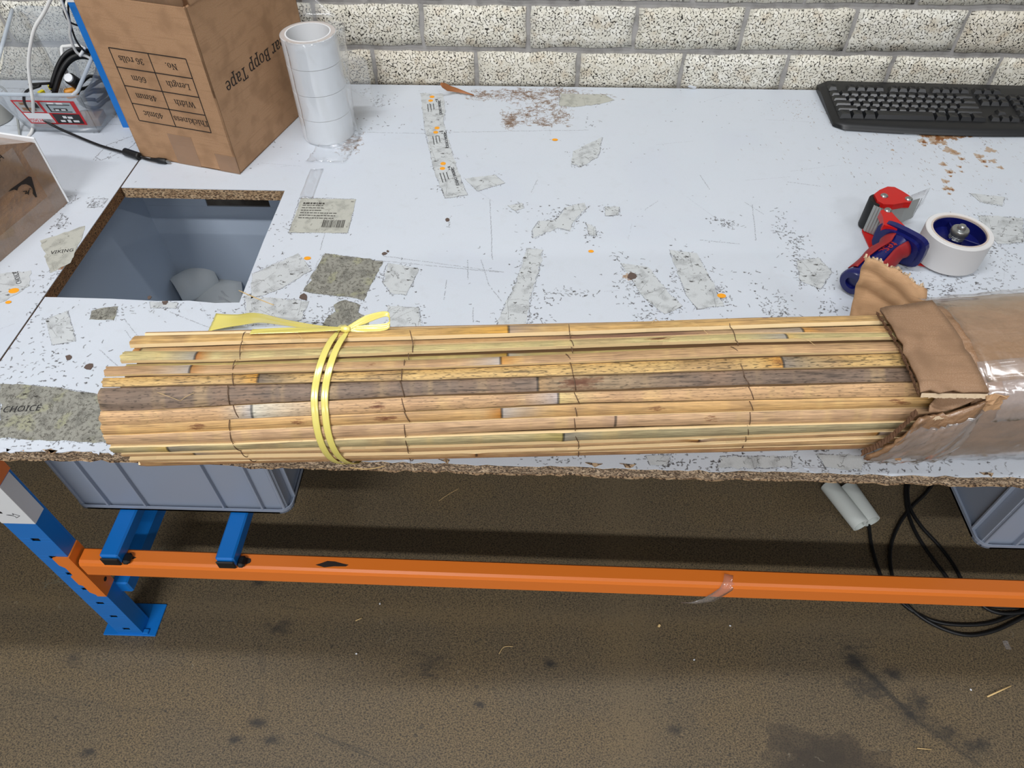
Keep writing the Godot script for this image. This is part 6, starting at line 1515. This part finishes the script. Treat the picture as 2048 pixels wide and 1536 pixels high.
# ============================================================ keyboard
func keyboard():
	var o := Vector3(0.6085, TH, 0.174); var t := thing("keyboard", "dusty black computer keyboard pushed against the wall at the right", "keyboard", o, deg_to_rad(-1.6))
	# side profile from the front edge back: low wrist lip, then a rising deck
	var W := 0.455
	var st := mb(); var rows := []
	var prof := P2([0.0, 0.003, 0.004, 0.010, 0.014, 0.0135, 0.030, 0.014, 0.150, 0.0215, 0.166, 0.0225, 0.172, 0.019, 0.172, 0.004])
	for i in 25:
		var f := i / 24.0; var x := f * W
		var r := []
		var edge := smoothstep(0.0, 0.03, f) * (1.0 - smoothstep(0.97, 1.0, f))
		for k in prof.size():
			var z := -prof[k].x
			if k < 4: z += 0.012 * sin(f * PI) - 0.002 - 0.014 * (1.0 - edge)
			else: z += 0.006 * (1.0 - edge)
			var xx := x + (0.012 * (0.5 - f) * 2.0) * (prof[k].x / 0.172) * 0.0 - (0.0 if i > 0 else 0.0)
			r.append(Vector3(xx, prof[k].y * (0.72 + 0.28 * edge), z))
		rows.append(r)
	grid(st, rows, func(p): return Vector3(p.x - W / 2, (p.y - 0.008) * 22.0, p.z + 0.085) * Vector3(0.02, 1, 1) )
	# ends and underside
	for e in [0, 24]:
		var r: Array = rows[e]; var ou := Vector3.LEFT if e == 0 else Vector3.RIGHT
		for k in range(1, r.size() - 1): tri(st, r[0], r[k], r[k + 1], ou)
	quad(st, rows[0][0], rows[24][0], rows[24][prof.size() - 1], rows[0][prof.size() - 1], Vector3.DOWN)
	obj("case", st, M.keyboard_black, t)
	for e in [[0.03, -0.16, 0.06], [W - 0.06, -0.16, W - 0.03], [0.03, -0.03, W - 0.03]]:
		st = mb(true); box_between(st, Vector3(e[0], 0, e[1]), Vector3(e[2], 0.006, e[1] + 0.02), 0.002); obj("foot", st, M.keyboard_black, t)
	# sculpted keys: wide base, dished smaller top
	var slope := atan(0.0625)
	var caps := {}
	var key := func(x: float, z: float, w: float, d: float, hgt: float):
		var id := "%.4f_%.4f" % [w, d]
		if not caps.has(id):
			var s := mb(true); var b := Vector2(w, d) / 2; var tp := Vector2(w - 0.006, d - 0.0075) / 2; var zo := -0.0012
			var bot := [Vector3(-b.x, 0, b.y), Vector3(b.x, 0, b.y), Vector3(b.x, 0, -b.y), Vector3(-b.x, 0, -b.y)]
			var top := [Vector3(-tp.x, hgt, tp.y + zo), Vector3(tp.x, hgt, tp.y + zo), Vector3(tp.x, hgt + 0.0008, -tp.y + zo), Vector3(-tp.x, hgt + 0.0008, -tp.y + zo)]
			for i in 4:
				var j := (i + 1) % 4
				quad(s, bot[i], bot[j], top[j], top[i], (bot[i] + bot[j]) / 2)
			var dish := Vector3(0, hgt - 0.0006, zo)
			for i in 4: tri(s, top[i], top[(i + 1) % 4], dish, Vector3.UP)
			s.generate_normals(); caps[id] = s.commit()
		var m := put("key", caps[id], M.key_black, t)
		m.position = Vector3(x, 0.0135 + 0.0625 * (-z - 0.03), z); m.rotation.x = slope
	var u := 0.0190; var x0 := 0.0115
	var rowz := [-0.036, -0.056, -0.0745, -0.093, -0.1115, -0.136]
	# bottom row
	for e in [[0, 1.25], [1.25, 1.25], [2.5, 1.25], [3.75, 6.0], [9.75, 1.25], [11.0, 1.25], [12.25, 1.25], [13.5, 1.5]]: key.call(x0 + (e[0] + e[1] / 2) * u, rowz[0], e[1] * u - 0.0012, 0.0215, 0.0075)
	for e in [[1, 2.25, 10, 2.75], [2, 1.75, 11, 2.25], [3, 1.5, 12, 1.5], [4, 1.0, 12, 2.0]]:
		key.call(x0 + e[1] / 2 * u, rowz[e[0]], e[1] * u - 0.0012, 0.0178, 0.0065)
		for k in e[2]: key.call(x0 + (e[1] + k + 0.5) * u, rowz[e[0]], u - 0.0012, 0.0178, 0.0065)
		key.call(x0 + (e[1] + e[2] + e[3] / 2) * u, rowz[e[0]], e[3] * u - 0.0012, 0.0178, 0.0065)
	for x in [0.5, 2.5, 3.5, 4.5, 5.5, 7.0, 8.0, 9.0, 10.0, 11.5, 12.5, 13.5, 14.5, 15.9, 16.9, 17.9]: key.call(x0 + (x - 0.0) * u, rowz[5], u - 0.0014, 0.0165, 0.006)
	for x in [15.9, 16.9, 17.9]:
		for k in [3, 4]: key.call(x0 + x * u, rowz[k], u - 0.0012, 0.0178, 0.0065)
		key.call(x0 + x * u, rowz[0], u - 0.0012, 0.0178, 0.0065)
	key.call(x0 + 16.9 * u, rowz[1], u - 0.0012, 0.0178, 0.0065)
	for x in [19.1, 20.1, 21.1]:
		for k in 5: key.call(x0 + x * u, rowz[k], u - 0.0012, 0.0178, 0.0065)
	# logo between the key blocks, key legends on the front row, indicator
	var lay := Basis(Vector3.RIGHT, -PI / 2 + slope)
	var gm := flat("key_print", Color(0.62, 0.62, 0.60), 0.6)
	words("logo_lettering", "Trust", 0.011, gm, t, Transform3D(lay, Vector3(x0 + 17.1 * u, 0.0135 + 0.0625 * 0.0455 + 0.0004, -0.0745)))
	st = mb(); lathe(st, Transform3D(Basis(Vector3.RIGHT, slope), Vector3(x0 + 15.7 * u, 0.0135 + 0.0625 * 0.0455 + 0.0002, -0.0745)), [0.0030, 0.0, 0.0045, 0.0, 0.0045, 0.0004, 0.0030, 0.0004], 20, true); obj("logo_ring", st, gm, t)
	for e in [["Ctrl", 0.6], ["Alt", 3.1], ["Alt", 10.3], ["Fn", 11.6], ["Ctrl", 14.2]]: words("key_legend", e[0], 0.0055, gm, t, Transform3D(lay, Vector3(x0 + e[1] * u, 0.0135 + 0.0066, rowz[0] - 0.003)))
	st = mb(true); box_between(st, Vector3(0.421, 0.022, -0.128), Vector3(0.430, 0.0236, -0.124), 0.0003); obj("indicator", st, flat("indicator_green", Color(0.1, 0.5, 0.2), 0.4), t)

# ============================================================ tape dispenser lying on its side
func dispenser():
	var t := thing("tape_dispenser", "red and blue hand-held tape dispenser lying on its side, loaded with a fat white roll", "tape dispenser")
	var rc := Vector3(0.6785, TH, 0.5680)                       # centre of the tape roll
	# lower frame plate on the bench
	var st := mb(true)
	prism(st, P2([0.640, 0.592, 0.572, 0.570, 0.565, 0.548, 0.566, 0.503, 0.575, 0.478, 0.600, 0.462, 0.626, 0.470, 0.632, 0.492, 0.610, 0.520, 0.625, 0.548, 0.672, 0.530, 0.705, 0.545, 0.712, 0.575, 0.690, 0.603, 0.665, 0.605]), TH + 0.001, TH + 0.0030)
	obj("lower_frame", st, M.red_paint, t)
	# upper cheek round the roller, and the arm that joins it to the grip
	st = mb(true)
	var cheek := PackedVector2Array()
	var kp := P2([0.5728, 0.4779, 0.5855, 0.4656, 0.6015, 0.4557, 0.6125, 0.4568, 0.6216, 0.4686, 0.6287, 0.4812, 0.6295, 0.4932, 0.6247, 0.5002, 0.6143, 0.5005, 0.595, 0.5065, 0.5793, 0.5062, 0.5721, 0.4962])
	for i in kp.size(): cheek.append(kp[i])
	prism(st, cheek, TH + 0.0555, TH + 0.0580); prism(st, cheek, TH + 0.0475, TH + 0.0560, Transform3D.IDENTITY, true, false)
	obj("upper_cheek", st, M.red_paint, t)
	st = mb(true)
	var arm := P2([0.5697, 0.522, 0.5767, 0.5169, 0.5857, 0.5183, 0.5892, 0.5369, 0.5953, 0.5607, 0.5949, 0.5765, 0.5804, 0.5688, 0.5638, 0.5585, 0.5689, 0.538])
	prism(st, arm, TH + 0.0535, TH + 0.0560); prism(st, arm, TH + 0.044, TH + 0.0536, Transform3D.IDENTITY, true, false)
	obj("arm", st, M.red_paint, t)
	# black roller, its spring plate and the blade guard, all standing upright between the frames
	st = mb(); lathe(st, Transform3D(Basis.IDENTITY, Vector3(0.5795, TH + 0.003, 0.487)), [0.0, 0.0, 0.0150, 0.0, 0.0155, 0.001, 0.0155, 0.050, 0.0150, 0.051, 0.0, 0.051], 32); obj("roller", st, M.black_rubber, t)
	st = mb(true)
	for k in 9:
		var f := k / 9.0; var g := (k + 1) / 9.0
		var p0 := Vector3(0.5675, 0, 0.503).lerp(Vector3(0.583, 0, 0.516), f); var p1 := Vector3(0.5675, 0, 0.503).lerp(Vector3(0.583, 0, 0.516), g)
		var r0 := Vector3(0, 0, 0.0016 * (k % 2)); var r1 := Vector3(0, 0, 0.0016 * ((k + 1) % 2))
		quad(st, p0 + r0 + Vector3.UP * (TH + 0.004), p1 + r1 + Vector3.UP * (TH + 0.004), p1 + r1 + Vector3.UP * (TH + 0.053), p0 + r0 + Vector3.UP * (TH + 0.053), Vector3(-0.3, 0, 1))
		quad(st, p0 + r0 + Vector3(0, TH + 0.004, -0.002), p1 + r1 + Vector3(0, TH + 0.004, -0.002), p1 + r1 + Vector3(0, TH + 0.053, -0.002), p0 + r0 + Vector3(0, TH + 0.053, -0.002), Vector3(0.3, 0, -1))
	obj("spring_plate", st, M.dull_steel, t)
	st = mb(true)
	sheet(st, [[Vector3(0.596, TH + 0.004, 0.506), Vector3(0.596, TH + 0.052, 0.506)], [Vector3(0.607, TH + 0.004, 0.500), Vector3(0.607, TH + 0.052, 0.500)], [Vector3(0.624, TH + 0.004, 0.494), Vector3(0.624, TH + 0.052, 0.494)], [Vector3(0.628, TH + 0.006, 0.486), Vector3(0.628, TH + 0.052, 0.486)]], 0.0012)
	obj("blade_guard", st, M.dull_steel, t)
	st = mb(true)
	var bl := [Vector3(0.622, TH + 0.010, 0.492), Vector3(0.622, TH + 0.052, 0.492)]
	sheet(st, [[bl[0], bl[1]], [Vector3(0.652, TH + 0.012, 0.478), Vector3(0.650, TH + 0.051, 0.478)]], 0.0008)
	obj("blade", st, M.dull_steel, t)
	st = mb(true)
	for k in 14:
		var y := TH + 0.013 + k * 0.0027; var p := Vector3(0.652, y, 0.4778)
		tri(st, p, p + Vector3(0, 0.0027, 0), p + Vector3(0.003, 0.00135, -0.0012), Vector3(-0.4, 0, 1)); tri(st, p, p + Vector3(0, 0.0027, 0), p + Vector3(0.003, 0.00135, -0.0012), Vector3(0.4, 0, -1))
	obj("blade_teeth", st, M.dull_steel, t)
	# end of the tape pulled past the blade
	st = mb()
	var tr := []
	for i in 6:
		var f := i / 5.0
		var top: Vector3 = Vector3(0.628, TH + 0.056, 0.480).lerp(Vector3(0.6708, 0.833, 0.4569), f); var bot: Vector3 = Vector3(0.633, TH + 0.006, 0.488).lerp(Vector3(0.6723, 0.801, 0.4567), f)
		tr.append([top, top.lerp(bot, 0.5) + Vector3(0, 0, 0.001 * sin(i * 2.0)), bot])
	sheet(st, tr, 0.0002); obj("tape_end", st, M.stretch_wrap, t)
	# screws
	for e in P2([0.5873, 0.4832, 0.6241, 0.4911]): screw(t, Vector3(e.x, TH + 0.058, e.y))
	for e in P2([0.5823, 0.5203]): screw(t, Vector3(e.x, TH + 0.056, e.y))
	# blue guard plate and pistol grip
	var g0 := Vector3(0.593, TH + 0.031, 0.574); var g1 := Vector3(0.503, TH + 0.0235, 0.655); var ax := (g1 - g0).normalized()
	var sx := Vector3.UP.cross(ax).normalized(); var up := ax.cross(sx)
	var fr := Basis(sx, ax, up)
	st = mb(false); st.set_smooth_group(-1)
	var pl := PackedVector2Array()
	for i in 24:
		var a := TAU * i / 24.0
		pl.append(Vector2(signf(cos(a)) * pow(absf(cos(a)), 0.62) * 0.041, signf(sin(a)) * pow(absf(sin(a)), 0.5) * 0.0285))
	prism(st, pl, -0.006, 0.004, Transform3D(fr, g0))
	var pin := PackedVector2Array()
	for q in pl: pin.append(q * 0.80)
	prism(st, pin, 0.003, 0.011, Transform3D(fr, g0))
	obj("hand_guard", st, M.blue_plastic, t)
	st = mb(); var hl := (g1 - g0).length()
	lathe(st, Transform3D(fr, g0), [0.0, 0.008, 0.023, 0.009, 0.0185, 0.020, 0.0165, 0.035, 0.0185, 0.060, 0.0175, 0.085, 0.0165, hl - 0.006, 0.0165, hl - 0.006, 0.0, hl - 0.006], 28)
	obj("grip", st, M.blue_plastic, t)
	st = mb(); lathe(st, Transform3D(fr, g0), [0.0, hl - 0.006, 0.0190, hl - 0.006, 0.0205, hl - 0.001, 0.0205, hl + 0.006, 0.0185, hl + 0.009, 0.0095, hl + 0.009, 0.0085, hl + 0.004, 0.0, hl + 0.004], 28); obj("end_cap", st, M.blue_plastic, t)
	for s in [0.55, 2.35]:
		st = mb(); var rows := []
		for i in 15:
			var f := i / 14.0; var r := []
			var yl := lerpf(0.012, hl - 0.008, f)
			var rad := 0.0190 + 0.0035 * exp(-pow((yl - 0.055) / 0.02, 2)) + (0.004 if f < 0.12 else 0.0)
			for j in 7:
				var a: float = s + (j / 6.0 - 0.5) * (0.95 + 0.25 * sin(f * 6.0))
				r.append(g0 + fr * Vector3(cos(a) * rad, yl, sin(a) * rad))
			rows.append(r)
		sheet(st, rows, 0.002); obj("grip_pad", st, M.red_rubber, t)
	words("lettering", "tesa", 0.018, M.red_rubber, t, Transform3D(Basis(ax, sx, up), g0 + ax * 0.043 + up * 0.0176), "Droid Sans", true)
	# the roll it carries, with its hub, spring and nut
	st = mb(); lathe(st, Transform3D(Basis.IDENTITY, rc), [0.040, 0.0035, 0.0482, 0.0035, 0.0492, 0.0045, 0.0492, 0.0525, 0.0482, 0.0535, 0.0415, 0.0535], 64); obj("tape", st, flat("tape_matt", Color(0.83, 0.825, 0.82), 0.5), t)
	st = mb(); lathe(st, Transform3D(Basis.IDENTITY, rc), [0.0390, 0.004, 0.0415, 0.004, 0.0415, 0.0540, 0.0390, 0.0540], 48, true); obj("tape_core", st, flat("core_buff", Color(0.76, 0.70, 0.65), 0.7), t)
	st = mb(); lathe(st, Transform3D(Basis.IDENTITY, rc), [0.0388, 0.0510, 0.0375, 0.0515, 0.0375, 0.034, 0.0100, 0.032, 0.0100, 0.040, 0.0, 0.040], 48); obj("hub", st, M.blue_plastic, t)
	for k in 3:
		st = mb(true); var a := 0.6 + TAU * k / 3.0
		rbox(st, Transform3D(Basis(Vector3.UP, -a), rc + Vector3(cos(a) * 0.0235, 0.037, sin(a) * 0.0235)), Vector3(0.027, 0.012, 0.0022), 0.0005); obj("hub_spoke", st, M.blue_plastic, t)
	st = mb(); var sp := []
	for i in 41: sp.append(rc + Vector3(cos(i * 0.6) * 0.0108, 0.040 + i * 0.00022, sin(i * 0.6) * 0.0108))
	tube(st, sp, 0.0011, 6); obj("spring", st, M.steel, t)
	st = mb(); lathe(st, Transform3D(Basis.IDENTITY, rc), [0.0, 0.049, 0.0125, 0.049, 0.0133, 0.050, 0.0133, 0.0555, 0.0120, 0.0575, 0.0065, 0.0580, 0.0060, 0.0620, 0.0045, 0.0640, 0.0, 0.0640], 30); obj("nut", st, M.steel, t)

func screw(t: Node, p: Vector3):
	var st := mb(); lathe(st, Transform3D(Basis.IDENTITY, p), [0.0, 0.0, 0.0062, 0.0, 0.0060, 0.001, 0.0045, 0.0024, 0.0018, 0.0026, 0.0014, 0.0012, 0.0, 0.0012], 18)
	obj("screw", st, M.steel, t)

# ============================================================ odds and ends
func oddments():
	rng.seed = 91
	var t := thing("paper_shred", "torn shred of brown paper tape stuck at the foot of the wall", "paper")
	var st := mb(); var rows := []
	var pp := [Vector3(-0.1791, 0.805, 0.0598), Vector3(-0.1733, 0.795, 0.0522), Vector3(-0.1642, 0.785, 0.0447), Vector3(-0.1481, 0.779, 0.0387), Vector3(-0.1286, 0.778, 0.045), Vector3(-0.1115, 0.776, 0.0493)]
	var wd := [0.004, 0.010, 0.011, 0.008, 0.004, 0.0015]
	for i in 6: rows.append([pp[i] + Vector3(0.25, 0.66, -0.4) * wd[i], pp[i] + Vector3(0, 0.001, 0.001 * (i % 2)), pp[i] - Vector3(0.25, -0.1 , -0.6) * wd[i]])
	sheet(st, rows, 0.0004); obj("shred", st, flat("shred_brown", Color(0.60, 0.38, 0.22), 0.5), t)
	# two white tubes lying on the floor behind the beam
	for e in [[Vector3(0.7575, 0.005, 0.503), Vector3(0.8046, 0.005, 0.6161)], [Vector3(0.8028, 0.005, 0.5074), Vector3(0.8326, 0.005, 0.6046)]]:
		var left: bool = e[0].x < 0.77
		t = thing("paper_tube", "white paper tube on the floor under the bench, the %s" % ("left one of two" if left else "right one of two"), "paper tube", Vector3.ZERO, 0.0, "white tubes under the bench")
		var a: Vector3 = e[0] + Vector3(0, 0.0205, 0); var b: Vector3 = e[1] + Vector3(0, 0.0205, 0); var ax := (b - a).normalized()
		var sx := Vector3.UP.cross(ax).normalized(); var fr := Basis(sx, ax, ax.cross(sx)); var n := (b - a).length()
		st = mb(); lathe(st, Transform3D(fr, a), [0.0175, 0.0, 0.0200, 0.0, 0.0205, 0.001, 0.0205, n - 0.001, 0.0200, n, 0.0175, n], 28, true); obj("tube", st, flat("tube_white", Color(0.80, 0.82, 0.80), 0.7), t)
	# pale round spool just in frame at the left
	t = thing("spool", "pale grey round spool cut off by the left edge, beside the clear tub", "spool")
	st = mb(); lathe(st, Transform3D(Basis.IDENTITY, Vector3(-1.0759, 0.775, 0.1756)), [0.0, 0.0, 0.034, 0.0, 0.036, 0.002, 0.036, 0.034, 0.034, 0.037, 0.014, 0.037, 0.012, 0.030, 0.0, 0.030], 36); obj("body", st, flat("spool_grey", Color(0.62, 0.62, 0.60), 0.6), t)
	# long loose canes of straw
	var fi := [["long pale bamboo splinter lying beside the right front corner of the waste hole", [Vector3(-0.4315, 0.775, 0.6784), Vector3(-0.4026, 0.775, 0.6937), Vector3(-0.3694, 0.775, 0.7096)]], ["thin pale bamboo fibre hanging off the front edge of the worktop under the roll", [Vector3(-0.2015, 0.775, 0.9999), Vector3(-0.1796, 0.775, 1.0015), Vector3(-0.1587, 0.775, 0.9964)]]]
	for e in fi:
		t = thing("splinter", e[0], "splinter")
		st = mb(); var p := []
		for q in e[1]: p.append(q + Vector3(0, 0.001, 0))
		tube(st, p, 0.0007, 5, 4); obj("fibre", st, M.straw, t)
	var fs := [["pale wood splinter on the floor at the lower right", [Vector3(0.9539, 0.005, 0.9916), Vector3(1.0104, 0.005, 0.9684)], 0.0016], ["bent pale fibre on the floor right of the post, below the beam", [Vector3(-0.033, 0.005, 0.9346), Vector3(-0.0231, 0.005, 0.9196), Vector3(-0.0041, 0.005, 0.9179)], 0.0007], ["tiny pale fibre on the floor in front of the beam's middle", [Vector3(-0.3468, 0.005, 0.8726), Vector3(-0.3339, 0.005, 0.8655)], 0.0010], ["thin pale fibre on the floor near the bottom right corner", [Vector3(0.7801, 0.005, 1.0922), Vector3(0.8064, 0.005, 1.0932)], 0.0008], ["long pale fibre on the floor in deep shade under the bench", [Vector3(-0.1958, 0.005, 0.5656), Vector3(-0.1766, 0.005, 0.5478), Vector3(-0.1498, 0.005, 0.5281)], 0.00045]]
	for e in fs:
		t = thing("splinter", e[0], "splinter")
		st = mb(); var p := []
		for q in e[1]: p.append(q + Vector3(0, e[2] * 0.6, 0))
		tube(st, p, e[2], 5, 4); obj("sliver", st, M.straw, t)
	t = thing("film_scrap", "small scrap of clear film on the floor below the black cables", "plastic film")
	st = mb(true); rows = []
	for i in 4:
		var r := []
		for j in 4: r.append(Vector3(1.0336, 0.001, 0.8746) + Vector3(i * 0.004, 0.002 + absf(rng.randfn(0, 0.0015)), j * 0.006))
		rows.append(r)
	sheet(st, rows, 0.0003); obj("film", st, M.stretch_wrap, t)
	t = thing("paper_bit", "small white sliver of paper under the front edge of the keyboard", "paper")
	st = mb(true); prism(st, P2([0.7427, 0.1737, 0.7728, 0.1767, 0.7701, 0.1844, 0.7421, 0.1814]), TH + 0.0004, TH + 0.0010); obj("bit", st, M.white_label, t)
	t = thing("paper_bit", "small white scrap stuck at the foot of the wall left of the keyboard", "paper")
	st = mb(true); rbox(st, Transform3D(Basis.from_euler(Vector3(0.5, 0, -0.35)), Vector3(0.3511, 0.781, 0.0051) + Vector3(0, 0, 0.004)), Vector3(0.018, 0.007, 0.001), 0.0003); obj("bit", st, M.white_label, t)
	var fd := [Vector3(-0.3322, 0.005, 0.9436), Vector3(0.3089, 0.005, 0.8641), Vector3(0.9261, 0.005, 0.9788), Vector3(0.4616, 0.005, 0.8596), Vector3(0.3741, 0.005, 0.9349), Vector3(-0.2997, 0.005, 0.8326)]
	for k in fd.size():
		t = thing("floor_crumb", ["white crumb on the floor left of centre, in front of the bench", "buff crumb on the floor just in front of the taped part of the beam", "white crumb on the floor near the splinter at the lower right", "tiny white crumb on the floor right of the buff crumb", "small pale crumb on the brown part of the floor, below the beam's middle", "small pale crumb on the floor close to the blue post's foot"][k], "crumb", Vector3.ZERO, 0.0, "crumbs on the floor")
		st = mb(true); rbox(st, Transform3D(Basis.from_euler(Vector3(0.3, k, 0.2)), fd[k] + Vector3(0, 0.0015, 0)), Vector3(0.0045, 0.003, 0.0035) * (1.4 if k == 1 else 0.9), 0.0008)
		obj("crumb", st, M.straw if k == 1 else M.white_label, t)
